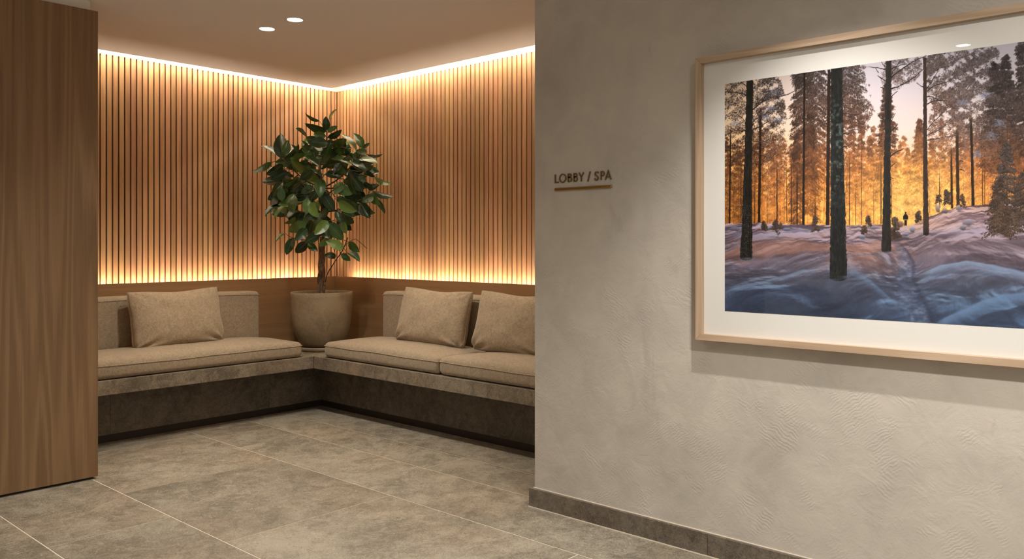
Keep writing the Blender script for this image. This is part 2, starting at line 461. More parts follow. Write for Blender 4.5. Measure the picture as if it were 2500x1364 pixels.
# ------------------------------------------------------------------ cushions
def axis_samples(L, r, n):
    e = [0, r*.15, r*.35, r*.6, r*.85, r*1.15, r*1.6]
    mid = [r*1.6 + (L - 3.2*r)*i/n for i in range(1, n)]
    return e + mid + [L - q for q in reversed(e)]
def rounded_box(sx, sy, sz, r, shape=None, n=(14, 10, 3)):
    bm = bmesh.new()
    A = [axis_samples(L, r, k) for L, k in zip((sx, sy, sz), n)]
    L = (sx, sy, sz)
    for ax in range(3):
        u, v = [(1,2), (0,2), (0,1)][ax]
        for side in (0, 1):
            grid = []
            for a in A[u]:
                row = []
                for b in A[v]:
                    p = [0,0,0]; p[u] = a; p[v] = b; p[ax] = side*L[ax]
                    q = [min(max(p[i], r), L[i]-r) for i in range(3)]
                    dv = Vector([p[i]-q[i] for i in range(3)])
                    P_ = Vector(q) + (dv.normalized()*r if dv.length > 1e-9 else dv)
                    if shape: P_ = shape(P_)
                    row.append(bm.verts.new(P_))
                grid.append(row)
            for i in range(len(grid)-1):
                for j in range(len(grid[0])-1):
                    f = (grid[i][j], grid[i+1][j], grid[i+1][j+1], grid[i][j+1])
                    bm.faces.new(f)
    bmesh.ops.remove_doubles(bm, verts=bm.verts, dist=1e-5)
    return bm
from mathutils import noise as mn
def cushion(name, x0, x1, y0, y1, z0, h, label, cat, group, kind_):
    e = empty(name, ((x0+x1)/2, (y0+y1)/2, z0)); tag(e, label, cat, group)
    sx, sy = x1-x0, y1-y0; seed = random.random()*50
    def shape(p):
        u, v, w = p.x/sx*2-1, p.y/sy*2-1, p.z/h
        q = p.copy()
        wob = mn.noise(Vector((p.x*3+seed, p.y*3, p.z*3)))*.006
        if kind_ == 'seat':
            cr = .036*(1-u**4)*(1-(v**4 if (v < 0 and sy < sx) else v**10 if sy < sx else v**4)) if sx > sy else .036*(1-v**4)*(1-(u**4 if u < 0 else u**10))
            q.z += cr*max(0, w-.3)/.7 + wob*(w > .3)
            q.x += .004*u*(1-(2*w-1)**2); q.y += .004*v*(1-(2*w-1)**2)
        else:
            if sx > sy: q.y -= .014*(1-u**6)*(1-(2*w-1)**2)*(v < 0) ; q.z += .008*(1-u**4)*(w > .5) + wob*.5
            else: q.x -= .014*(1-v**6)*(1-(2*w-1)**2)*(u < 0); q.z += .008*(1-v**4)*(w > .5) + wob*.5
        return q - Vector((sx/2, sy/2, 0))
    r = .03 if kind_ == 'seat' else .028
    bm = rounded_box(sx, sy, h, r, shape)
    bm_obj('cover', bm, M['fabric'], e, True)
    # stitched seam around the upper edge
    pts = []
    zc = h - r*.9; o = .004
    def ring(z):
        a = []
        cr = r*.6
        for i in range(40): a.append((cr + (sx-2*cr)*i/40, -o*.2))
        for i in range(4): a.append((sx - cr + cr*math.sin(i*math.pi/8), cr - cr*math.cos(i*math.pi/8)))
        for i in range(24): a.append((sx + o*.2, cr + (sy-2*cr)*i/24))
        for i in range(4): a.append((sx - cr + cr*math.cos(i*math.pi/8), sy - cr + cr*math.sin(i*math.pi/8)))
        for i in range(40): a.append((sx - cr - (sx-2*cr)*i/40, sy + o*.2))
        for i in range(4): a.append((cr - cr*math.sin(i*math.pi/8), sy - cr + cr*math.cos(i*math.pi/8)))
        for i in range(24): a.append((-o*.2, sy - cr - (sy-2*cr)*i/24))
        for i in range(4): a.append((cr - cr*math.cos(i*math.pi/8), cr - cr*math.sin(i*math.pi/8)))
        return [shape(Vector((x, y, z))) for x, y in a]
    pm = MB().tube(ring(zc), .0032, 6, closed=True)
    pm.build('piping', M['fabric'], e, True)
    return e
G1, G2 = 'seat cushions on the stone bench', 'back cushions along the wood panel'
cushion('seat_cushion', PX + .02, 3.604, BY + .015, 5.888, HB + .003, .112, 'long beige seat cushion on the left arm of the bench, under the single pillow', 'cushion', G1, 'seat')
cushion('seat_cushion', BX + .015, 4.188, 4.014, 5.279, HB + .003, .112, 'beige seat cushion on the right arm of the bench, beside the planter', 'cushion', G1, 'seat')
cushion('seat_cushion', BX + .015, 4.188, WYE + .01, 4.000, HB + .003, .112, 'beige seat cushion on the bench, cut off by the plaster wall', 'cushion', G1, 'seat')
zb = HB + .003
cushion('back_cushion', PX + .02, 3.545, 5.91, KY - .008, zb, .925 - zb, 'long beige back cushion against the left wood panel', 'cushion', G2, 'back')
cushion('back_cushion', 4.21, KX - .008, 3.99, 5.21, zb, .925 - zb, 'beige back cushion on the right, the one nearest the planter', 'cushion', G2, 'back')
cushion('back_cushion', 4.21, KX - .008, WYE + .01, 3.98, zb, .925 - zb, 'beige back cushion behind the pillow that the plaster wall cuts off', 'cushion', G2, 'back')

def pillow(cx_, cy_, z0, yaw, lean, roll, W, Hh, T, seed, label):
    """upright pillow; local x = width, local z = height, local -y = front."""
    e = empty('throw_pillow', (cx_, cy_, z0)); e.rotation_euler = (0, 0, yaw); tag(e, label, 'pillow', 'throw pillows on the bench')
    N = 36; V = []; Fc = []
    R = Matrix.Rotation(lean, 4, 'X') @ Matrix.Rotation(roll, 4, 'Y')
    def P_(u, v, side):
        a, b = W/2, Hh/2
        x = a*u*(1 - .06*(1-v*v)); z = b*v*(1 - .06*(1-u*u))
        cr_ = max(0, abs(u) + abs(v) - 1.45)/.55; x *= 1 - (.035 if v > 0 else .055)*cr_**2; z *= 1 - (.03 if v > 0 else .06)*cr_**2
        th = T*(max(0, 1-u*u))**.36*(max(0, 1-v*v))**.36*(1 - .22*v)
        # wrinkles running out of the lower corners and a shallow dent near the top
        for su in (-1, 1):
            dx, dz = u - su*.96, v + .96; d = math.hypot(dx, dz); an = math.atan2(dz, -su*dx)
            th += .021*math.sin(an*8 + seed)*math.exp(-(d/.42)**2)*min(1, d*4)*(1 if side > 0 else .3)*(1 if th > .01 else 0)
            dx, dz = u - su*.96, v - .96; d = math.hypot(dx, dz); an = math.atan2(dz, -su*dx)
            th += .005*math.sin(an*7 + seed*2)*math.exp(-(d/.35)**2)*min(1, d*4)*(1 if th > .01 else 0)
        th += .007*mn.noise(Vector((u*2.2+seed, v*2.2, side)))*(1-u*u)*(1-v*v)*2
        z += -.012*math.exp(-((u-.1)/.5)**2)*max(0, v)**3
        p = Vector((x, -side*th, z))
        p.x += .004*mn.noise(Vector((u*3, v*3, seed)))
        q = R @ p; q.z += Hh/2*math.cos(lean) - .006; return q
    idx = {}
    for side in (1, -1):
        for i in range(N+1):
            for j in range(N+1):
                u = math.sin((i/N*2-1)*math.pi/2); v = math.sin((j/N*2-1)*math.pi/2)
                edge = i in (0, N) or j in (0, N)
                k = (i, j, 0 if edge else side)
                if k not in idx:
                    idx[k] = len(V); V.append(P_(u, v, side))
        gk = lambda i, j: idx[(i, j, 0 if (i in (0, N) or j in (0, N)) else side)]
        for i in range(N):
            for j in range(N):
                q = (gk(i,j), gk(i+1,j), gk(i+1,j+1), gk(i,j+1))
                Fc.append(q if side > 0 else q[::-1])
    mesh_obj('cover', V, Fc, M['fabric2'], e, True)
    per = [(i, 0) for i in range(N)] + [(N, j) for j in range(N)] + [(i, N) for i in range(N, 0, -1)] + [(0, j) for j in range(N, 0, -1)]
    MB().tube([V[idx[(i, j, 0)]] for i, j in per], .0035, 6, closed=True).build('seam', M['fabric2'], e, True)
    return e
pillow(2.805, 5.785, .572, 0.03, -.20, -.02, .70, .42, .098, 1.3, 'beige rectangular pillow alone on the left seat cushion')
pillow(4.08, 4.46, .572, -math.pi/2 + .05, -.22, .02, .70, .42, .098, 4.1, 'beige rectangular pillow beside the planter on the right-hand bench')
pillow(4.085, 3.68, .572, -math.pi/2, -.20, .02, .69, .42, .098, 2.6, 'beige rectangular pillow half hidden by the edge of the plaster wall')

# ------------------------------------------------------------------ potted rubber tree
PCX, PCY = 3.99, 5.71
pt = empty('potted_rubber_tree', (PCX, PCY, HB)); tag(pt, 'tall rubber tree with dark glossy leaves in a round concrete pot in the bench corner', 'plant')
def lathe(prof, n=64):
    V = []; Fc = []
    for r, z in prof:
        for k in range(n): V.append((r*math.cos(2*math.pi*k/n), r*math.sin(2*math.pi*k/n), z))
    for i in range(len(prof)-1):
        for k in range(n):
            l = (k+1) % n; Fc.append((i*n+k, i*n+l, (i+1)*n+l, (i+1)*n+k))
    return V, Fc
V, Fc = lathe([(.0,.034),(.150,.034),(.163,.036),(.178,.058),(.201,.10),(.219,.15),(.232,.21),(.240,.28),(.245,.36),(.248,.43),(.250,.466),(.247,.470),(.236,.470),(.233,.466),(.230,.42),(.228,.40),(0,.40)])
mesh_obj('pot', V, Fc, M['concrete'], pt, True)
V, Fc = lathe([(0,.001),(.196,.001),(.203,.006),(.206,.030),(.203,.034),(.196,.033),(.190,.012),(0,.012)])
mesh_obj('saucer', V, Fc, M['concrete'], pt, True)
sv = []; sf = []
for i in range(13):
    for k in range(40):
        r = .232*i/12; a = 2*math.pi*k/40
        sv.append((r*math.cos(a), r*math.sin(a), .444 + .012*mn.noise(Vector((r*30*math.cos(a), r*30*math.sin(a), 0)))))
for i in range(12):
    for k in range(40): l = (k+1) % 40; sf.append((i*40+k, i*40+l, (i+1)*40+l, (i+1)*40+k))
mesh_obj('soil', sv, sf, M['soil'], pt, True)
def w2(px, py, dep):
    """a point of the tree from where it stands in the view and how deep it is"""
    r = (px-1250)/F*dep; return Vector((r*CP + dep*SP, -r*SP + dep*CP, EYE - (py-HOR)*dep/F))
def za(x, y, dep): return w2(580 + x/2.7286, 240 + y/2.7286, dep)
O = Vector((PCX, PCY, HB))
def inside(p, m=.02):
    q = p.copy()
    k = 0
    while (q.x > KX + SF - m or q.y > KY + SF - m) and k < 200:
        q -= Vector((SP, CP, 0))*.01; k += 1
    return q
D0 = 6.79
tb = MB()
for ph in (0, 2.1, 4.2):
    pts = []; rad = []
    for i in range(40):
        f = i/39; z = .42 + f*.50
        c_ = Vector((0, 0, z)) + Vector((-.008 + .016*f, .002, 0))
        a = ph + f*8.5; rr = .016*(1 - .35*f)
        pts.append(c_ + Vector((math.cos(a)*rr, math.sin(a)*rr, 0))); rad.append(.0225*(1 - .4*f))
    tb.tube(pts, rad, 10)
tb.build('trunk', M['bark'], pt, True)
LEAF = [
(545,150,450,98,.24),(612,150,670,68,.18),(592,212,588,120,.7),(592,218,448,168,.36),(600,228,668,186,.45),(600,262,694,208,.42),(468,264,388,200,.24),
(590,252,505,240,.6),(590,292,455,262,.5),(600,300,470,300,.5),(548,432,620,293,.28),(545,460,425,383,.3),(550,542,362,408,.28),(555,472,608,408,.3),
(625,400,762,447,.25),(551,535,548,662,.62),(585,500,684,532,.5),(505,585,422,632,.62),(302,402,288,235,.55),(310,378,334,278,.55),(287,396,148,318,.22),
(312,396,407,303,.28),(222,425,98,490,.32),(302,440,188,507,.5),(305,540,168,560,.22),(302,560,232,655,.45),(408,520,303,578,.3),(412,432,350,360,.5),
(292,682,290,586,.6),(388,640,322,702,.42),(282,698,183,742,.3),(287,706,183,787,.24),(320,716,243,803,.25),(386,790,313,832,.4),(386,652,358,785,.42),
(470,664,458,772,.75),(452,830,337,885,.7),(462,868,382,948,.6),(372,930,325,1042,.52),(466,955,386,1028,.62),(320,900,256,957,.28),(545,900,448,962,.75),
(472,970,535,1018,.6),(602,818,512,908,.66),(562,760,462,803,.6),(832,330,774,232,.5),(790,350,688,240,.22),(838,336,882,298,.42),(862,370,968,370,.22),
(862,356,786,350,.65),(810,405,938,437,.28),(800,430,905,430,.4),(915,525,1032,567,.28),(905,620,1037,652,.32),(872,610,946,574,.5),(882,640,952,704,.5),
(905,662,982,768,.28),(905,650,828,692,.6),(820,698,882,800,.7),(742,490,836,624,.6),(752,502,800,645,.28),(672,690,794,752,.5),(660,752,690,828,.62),
(700,730,784,786,.6),(700,820,724,902,.55),(606,828,704,944,.58),(704,1000,586,950,.52),(742,958,812,1024,.55),(733,1030,812,1088,.4),(690,1035,752,1082,.58),
(655,1052,576,1046,.55),(640,580,764,640,.6),(572,640,645,750,.6),(592,722,556,805,.5),(600,292,724,282,.3),(722,332,768,402,.4),(652,312,722,382,.42),
(762,422,856,482,.42),(860,480,916,524,.42),(700,560,640,640,.6),(500,480,420,540,.6),(480,700,540,790,.5),(390,740,330,800,.4),(840,560,905,600,.5),
(600,360,700,330,.45),(520,350,430,320,.45),(430,560,350,620,.5),(660,660,740,700,.6),(300,480,200,470,.35),(800,520,860,560,.55),(450,370,350,380,.4),
(540,610,480,680,.6),(610,930,540,985,.55),(560,870,610,930,.6),(640,440,730,500,.5),(690,430,640,500,.5),(770,370,700,410,.5),(560,330,640,300,.4),
]
rl = random.Random(21)
leaves = []     # (base, tip, ratio)
for (bx, by, tx, ty, w) in LEAF:
    cxz, cyz = 570, 560
    edge = math.hypot((tx-cxz)/450, (ty-cyz)/480)
    fr = .34*math.sqrt(max(0, 1 - min(1, edge)**2))
    d = 6.68 - fr - rl.uniform(-.03, .05)
    b = inside(za(bx, by, d)); tt = inside(za(tx, ty, d - rl.uniform(-.05, .07)))
    leaves.append((b, tt, w))
for k in range(130):
    a = rl.uniform(0, 6.283); rr = math.sqrt(rl.random())*.86
    cxz, cyz = 565 + math.cos(a)*rr*330, 560 + math.sin(a)*rr*(300 if math.sin(a) < 0 else 330)
    if cyz > 800 and abs(cxz-570) > 190: continue
    ln = rl.uniform(95, 135)
    oa = a + rl.uniform(-.9, .9)
    d = 6.72 - rl.uniform(-.12, .30)*(1-rr*.5)
    b = inside(za(cxz, cyz, d), .12); tt = inside(za(cxz + math.cos(oa)*ln, cyz + math.sin(oa)*ln*.8 + 15, d + rl.uniform(-.1, .1)), .03)
    leaves.append((b, tt, rl.uniform(.35, .7)))
vdir = Vector((SP, CP, 0))
lv = []; lf = []; luv = []
NS, NW = 10, 6
for (b, tt, w) in leaves:
    ax = tt - b; Ln = ax.length; ax.normalize()
    W = Ln*.29
    toc = -(b - Vector((0,0,EYE))).normalized()
    side0 = ax.cross(toc).normalized(); n0 = side0.cross(ax).normalized()
    if n0.dot(toc) < 0: n0 = -n0
    ra = math.acos(min(1, w/.58)); 
    if n0.z < 0: pass
    sgn = 1 if rl.random() < .5 else -1
    # tilt so the upper face turns towards the ceiling
    s1 = side0*math.cos(ra) + n0*math.sin(ra)*sgn; n1 = s1.cross(ax)
    if n1.z < 0 and n1.dot(toc) < .35: n1 = -n1
    elif n1.dot(toc) < 0 and abs(n1.z) < .3: n1 = -n1
    s1 = ax.cross(n1)
    base = len(lv); droop = Ln*rl.uniform(.03, .13); cup = rl.uniform(.08, .35)
    tw = rl.uniform(-.25, .25)
    for i in range(NS+1):
        f = i/NS
        wf = math.sin(math.pi*min(1, f**.9))**.62 * (1 - .25*f) * 1.08
        if i == NS: wf = .02
        if i == 0: wf = .05
        c_ = b + ax*Ln*f + n1*(droop*(4*f*(1-f))*.9)
        an = tw*(f-.5)
        for j in range(NW+1):
            g_ = j/NW*2-1
            sd = s1*math.cos(an) + n1*math.sin(an)
            p = c_ + sd*g_*W*wf + n1*abs(g_)**1.4*W*wf*cup + n1*math.sin(f*17+g_)*.0012
            lv.append(p - O); luv.append((j/NW, f))
    for i in range(NS):
        for j in range(NW):
            q = base + i*(NW+1) + j
            lf.append((q, q+1, q+NW+2, q+NW+1))
fo = mesh_obj('foliage', lv, lf, M['leaf'], pt, True)
uvl = fo.data.uv_layers.new(name='UVMap')
li = np.empty(len(fo.data.loops), dtype=np.int32); fo.data.loops.foreach_get('vertex_index', li)
uvl.data.foreach_set('uv', np.array(luv, dtype=np.float32)[li].ravel())
# branches: from the trunk head to each cluster, then a short petiole to each leaf
head = Vector((PCX, PCY, HB + .90))
axis_pts = [head, za(575, 900, 6.72), za(565, 760, 6.66), za(560, 600, 6.6), za(552, 440, 6.6), za(590, 300, 6.62), za(592, 205, 6.64)]
br = MB()
def smooth_path(p, n=5):
    out = []
    for i in range(len(p)-1):
        for k in range(n): 
            f = k/n; p0 = p[max(i-1,0)]; p1 = p[i]; p2 = p[i+1]; p3 = p[min(i+2, len(p)-1)]
            out.append(.5*((2*p1) + (p2-p0)*f + (2*p0-5*p1+4*p2-p3)*f*f + (3*p1-p0-3*p2+p3)*f**3))
    out.append(p[-1]); return out
nodes = []
def branch(pts, r0, r1):
    s = smooth_path([inside(q, .03) for q in pts]); n = len(s)
    br.tube([q - O for q in s], [r0 + (r1-r0)*i/(n-1) for i in range(n)], 7)
    nodes.extend(s)
branch(axis_pts, .017, .004)
for tgt, st in (((300,400,6.5),3),((300,540,6.45),3),((290,700,6.5),2),((395,840,6.55),1),((370,930,6.6),1),((800,400,6.5),3),((790,520,6.45),3),((870,640,6.5),2),((730,750,6.45),1),((690,860,6.55),1),((480,300,6.5),4),((720,330,6.5),4),((450,600,6.3),3),((650,600,6.3),3),((560,500,6.25),3),((460,760,6.4),1)):
    a = axis_pts[st]; b = za(*tgt); mdl = a.lerp(b, .5) + Vector((0,0,-.035))
    branch([a, mdl, b], .0075, .0035)
for (b, tt, w) in leaves:
    n_ = min(nodes, key=lambda q: (q-b).length_squared)
    if (n_-b).length < .3:
        br.tube([n_-O, n_.lerp(b, .6) + Vector((0,0,-.006)) - O, b - O], [.0028, .0024, .002], 5)
br.build('branches', M['stem'], pt, True)
ss = MB().tube([q - O for q in smooth_path([za(585, 1225, 6.76), za(600, 1165, 6.74), za(650, 1085, 6.72), za(700, 1010, 6.7), za(735, 925, 6.7)])], [.0045]*20 + [.003], 6)
ss.tube([q - O for q in smooth_path([za(700, 1000, 6.7), za(745, 955, 6.7), za(790, 940, 6.7), za(862, 1000, 6.7)])], .0022, 5)
ss.tube([q - O for q in smooth_path([za(655, 1075, 6.72), za(690, 1040, 6.7), za(735, 1030, 6.7)])], .002, 5)
ss.build('side_shoot', M['stem'], pt, True)

# ------------------------------------------------------------------ downlights
def downlight(x, y, label, power, size=1.9, blend=.6, col=(1., .80, .58)):
    e = empty('recessed_downlight', (x, y, CEIL)); tag(e, label, 'ceiling light', 'recessed downlights')
    V, Fc = lathe([(.0445,.012),(.0445,-.001),(.047,-.003),(.051,-.002),(.052,.001)], 48)
    mesh_obj('trim_ring', V, Fc, M['trimring'], e, True)
    V = [(0,0,0)] + [(.0445*math.cos(k*math.pi/24), .0445*math.sin(k*math.pi/24), 0) for k in range(48)]
    o = mesh_obj('lens', [(a, b_, -.0015) for a, b_, c__ in V], [(0, 1+(k+1) % 48, 1+k) for k in range(48)], M['lens'], e)
    spot(x, y, CEIL - .012, power, size, blend, col)
    return e
def spot(x, y, z, power, size, blend, col, target=None, rad=.03):
    l = bpy.data.lights.new('spot_lamp', 'SPOT'); l.energy = power; l.spot_size = size; l.spot_blend = blend
    l.color = col; l.shadow_soft_size = rad
    o = bpy.data.objects.new('spot_lamp', l); C.objects.link(o); o.location = (x, y, z)
    if target:
        o.rotation_euler = (Vector(target) - Vector((x, y, z))).to_track_quat('-Z', 'Y').to_euler()
    return o
WC = (1., .84, .66)
downlight(2.82, 4.62, 'round recessed ceiling downlight, the left one of the pair', 62, 2.2, 1., (1., .92, .80))
downlight(2.818, 4.308, 'round recessed ceiling downlight, the right one of the pair', 62, 2.2, 1., (1., .92, .80))
downlight(-.02, 1.503, 'round recessed ceiling downlight mirrored in the picture glass', 62, 2.4, 1., (1., .96, .89))
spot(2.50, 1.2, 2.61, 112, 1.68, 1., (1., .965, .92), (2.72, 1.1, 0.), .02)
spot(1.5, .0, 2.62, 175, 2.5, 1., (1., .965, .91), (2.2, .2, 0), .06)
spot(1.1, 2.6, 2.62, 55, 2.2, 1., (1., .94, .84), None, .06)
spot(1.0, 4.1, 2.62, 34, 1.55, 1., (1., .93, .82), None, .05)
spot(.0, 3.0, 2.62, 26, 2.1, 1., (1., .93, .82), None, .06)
w = bpy.data.worlds.new('lobby_light'); sc.world = w; w.use_nodes = True
bg = w.node_tree.nodes['Background']; bg.inputs[0].default_value = (1., .95, .88, 1); bg.inputs[1].default_value = .40
# ------------------------------------------------------------------ sign
def onX(px, py, X):
    r = (px-1250)/F; z = X/(r*CP + SP); return (z*(CP - r*SP), EYE - (py-HOR)*z/F, z)
sg = empty('lobby_sign', (WX, 2.378, 1.6)); tag(sg, 'small brass lettering reading LOBBY / SPA mounted on the plaster wall', 'sign')
Z0, CH, SW = 1.597, .0415, .0052
def stroke_letter(strokes, ya, yb, name='letter'):
    """strokes: polylines in the unit box (x right, y up); ya/yb world Y of left and right edge."""
    m = MB(); d0, d1 = WX - .0065, WX - .001; ya -= SW/2; yb += SW/2
    wd = ya - yb
    for st in strokes:
        P_ = [(ya - x*wd, Z0 + y*CH) for x, y in st[0]]
        closed = st[1]; n = len(P_); L_ = []; R_ = []
        for i, (y_, z_) in enumerate(P_):
            a = P_[i-1] if (i > 0 or closed) else P_[i]; b = P_[(i+1) % n] if (i < n-1 or closed) else P_[i]
            def nrm(p, q):
                dx, dz = q[0]-p[0], q[1]-p[1]; l_ = math.hypot(dx, dz) or 1; return (-dz/l_, dx/l_)
            if a == P_[i]: nn = nrm(P_[i], b); k = 1
            elif b == P_[i]: nn = nrm(a, P_[i]); k = 1
            else:
                n1, n2 = nrm(a, P_[i]), nrm(P_[i], b); sx_, sz_ = n1[0]+n2[0], n1[1]+n2[1]; l_ = math.hypot(sx_, sz_) or 1
                nn = (sx_/l_, sz_/l_); k = min(2., 1/max(.4, nn[0]*n1[0]+nn[1]*n1[1]))
            L_.append((y_ + nn[0]*SW/2*k, z_ + nn[1]*SW/2*k)); R_.append((y_ - nn[0]*SW/2*k, z_ - nn[1]*SW/2*k))
        base = len(m.v)
        for (a, b) in zip(L_, R_):
            m.v += [(d0, a[0], a[1]), (d0, b[0], b[1]), (d1, a[0], a[1]), (d1, b[0], b[1])]
        for i in range(n if closed else n-1):
            p, q = base + 4*i, base + 4*((i+1) % n)
            m.f += [(p, q, q+1, p+1), (p+2, p+3, q+3, q+2), (p, p+2, q+2, q), (p+1, q+1, q+3, p+3)]
        if not closed:
            for p in (base, base + 4*(n-1)): m.f.append((p, p+1, p+3, p+2))
    o = m.build(name, M['brass_dark'], sg); o.matrix_parent_inverse = Matrix.Translation(sg.location).inverted()
    bm = bmesh.new(); bm.from_mesh(o.data); bmesh.ops.recalc_face_normals(bm, faces=bm.faces); bm.to_mesh(o.data); bm.free()
def arc(cx_, cy_, rx, ry, a0, a1, n=14): return [(cx_ + rx*math.cos(math.radians(a0 + (a1-a0)*i/n)), cy_ + ry*math.sin(math.radians(a0 + (a1-a0)*i/n))) for i in range(n+1)]
h = .06
GL = {'L': [([(h,1),(h,h),(1,h)], 0)],
 'O': [(arc(.5,.5,.47,.47,0,352,44), 1)],
 'B': [([(.1,h),(.1,1-h)]+[(.45,1-h)]+arc(.5,.75,.3,.19,90,-90)+[(.1,.56)],0), ([(.1,.56),(.5,.56)]+arc(.52,.31,.4,.25,90,-90)+[(.1,h)],0)],
 'Y': [([(.03,1),(.5,.48)],0),([(.97,1),(.5,.48),(.5,0)],0)],
 '/': [([(.05,-.06),(.95,1.06)],0)],
 'S': [([(.9,.80),(.78,.92),(.52,.965),(.27,.91),(.15,.76),(.22,.62),(.45,.53),(.70,.44),(.87,.30),(.85,.14),(.68,.045),(.42,.035),(.2,.10),(.08,.24)],0)],
 'P': [([(.12,0),(.12,1-h)]+[(.45,1-h)]+arc(.5,.71,.38,.23,90,-90)+[(.12,.48)],0)],
 'A': [([(.02,0),(.5,1),(.98,0)],0),([(.2,.32),(.8,.32)],0)]}
for ch, a, b in (('L',515,612),('O',618,790),('B',812,925),('B',946,1062),('Y',1072,1208),('/',1278,1362),('S',1435,1557),('P',1582,1697),('A',1690,1850)):
    stroke_letter(GL[ch], onX(1300 + a/9.615, 430, WX - .0065)[0], onX(1300 + b/9.615, 430, WX - .0065)[0])
bar = MB().box(WX - .009, WX - .001, 2.209, 2.547, 1.5575, 1.5725).build('underline_bar', M['brass'], sg)
bar.matrix_parent_inverse = Matrix.Translation(sg.location).inverted(); bevel(bar, .0065, 6); bar.data.polygons.foreach_set('use_smooth', [True]*6)

# ------------------------------------------------------------------ framed picture
FY0, FZ0, FZ1 = 1.755, .902, 2.0765          # left edge, bottom, top (front plane)
FY1 = FY0 - 1.65
fa = empty('framed_picture', (WX, (FY0+FY1)/2, (FZ0+FZ1)/2)); tag(fa, 'large snowy sunset forest picture in a thin pale oak frame on the plaster wall', 'picture')
def fl_(o): o.matrix_parent_inverse = Matrix.Translation(fa.location).inverted(); return o
fw = .027; xf, xb = WX - .050, WX - .004
def mitre(p4, name, mat):
    """p4: four (y,z) corners of a mitred bar, outer pair then inner pair"""
    V = [(x, y, z) for x in (xf, xb) for y, z in p4]
    Fc = [(0,1,2,3),(4,7,6,5),(0,4,5,1),(1,5,6,2),(2,6,7,3),(3,7,4,0)]
    o = fl_(mesh_obj(name, V, Fc, mat, fa)); 
    bm = bmesh.new(); bm.from_mesh(o.data); bmesh.ops.recalc_face_normals(bm, faces=bm.faces); bm.to_mesh(o.data); bm.free(); bevel(o, .0012, 2)
g_ = .0003
mitre([(FY0,FZ1),(FY1,FZ1),(FY1+fw,FZ1-fw),(FY0-fw,FZ1-fw)], 'frame_rail', M['frameH'])
mitre([(FY0,FZ0),(FY1,FZ0),(FY1+fw,FZ0+fw),(FY0-fw,FZ0+fw)], 'frame_rail', M['frameH'])
mitre([(FY0,FZ0),(FY0,FZ1),(FY0-fw,FZ1-fw),(FY0-fw,FZ0+fw)], 'frame_stile', M['frameV'])
mitre([(FY1,FZ0),(FY1,FZ1),(FY1+fw,FZ1-fw),(FY1+fw,FZ0+fw)], 'frame_stile', M['frameV'])
XM = WX - .024
fl_(MB().box(XM, XM + .004, FY1 + .01, FY0 - .01, FZ0 + .01, FZ1 - .01).build('mat_board', M['mat_board'], fa))
t = NT('picture_glass'); t.t.nodes.remove(t.bsdf)
tr = t.n('ShaderNodeBsdfTransparent'); gl = t.n('ShaderNodeBsdfGlossy'); gl.inputs['Roughness'].default_value = .0
fre = t.n('ShaderNodeFresnel'); fre.inputs[0].default_value = 1.45; mx = t.n('ShaderNodeMixShader')
t.l(t.math('MULTIPLY', fre.outputs[0], .75), mx.inputs[0]); t.l(tr.outputs[0], mx.inputs[1]); t.l(gl.outputs[0], mx.inputs[2]); t.l(mx.outputs[0], t.out.inputs[0])
gx_ = XM - .006
fl_(mesh_obj('glass', [(gx_, FY0-fw+.002, FZ0+fw-.002), (gx_, FY1+fw-.002, FZ0+fw-.002), (gx_, FY1+fw-.002, FZ1-fw+.002), (gx_, FY0-fw+.002, FZ1-fw+.002)], [(0,3,2,1)], t.m, fa))
# printed photograph
UY, UZ, UW, UH = 1.633, 1.956, 1.405, .929
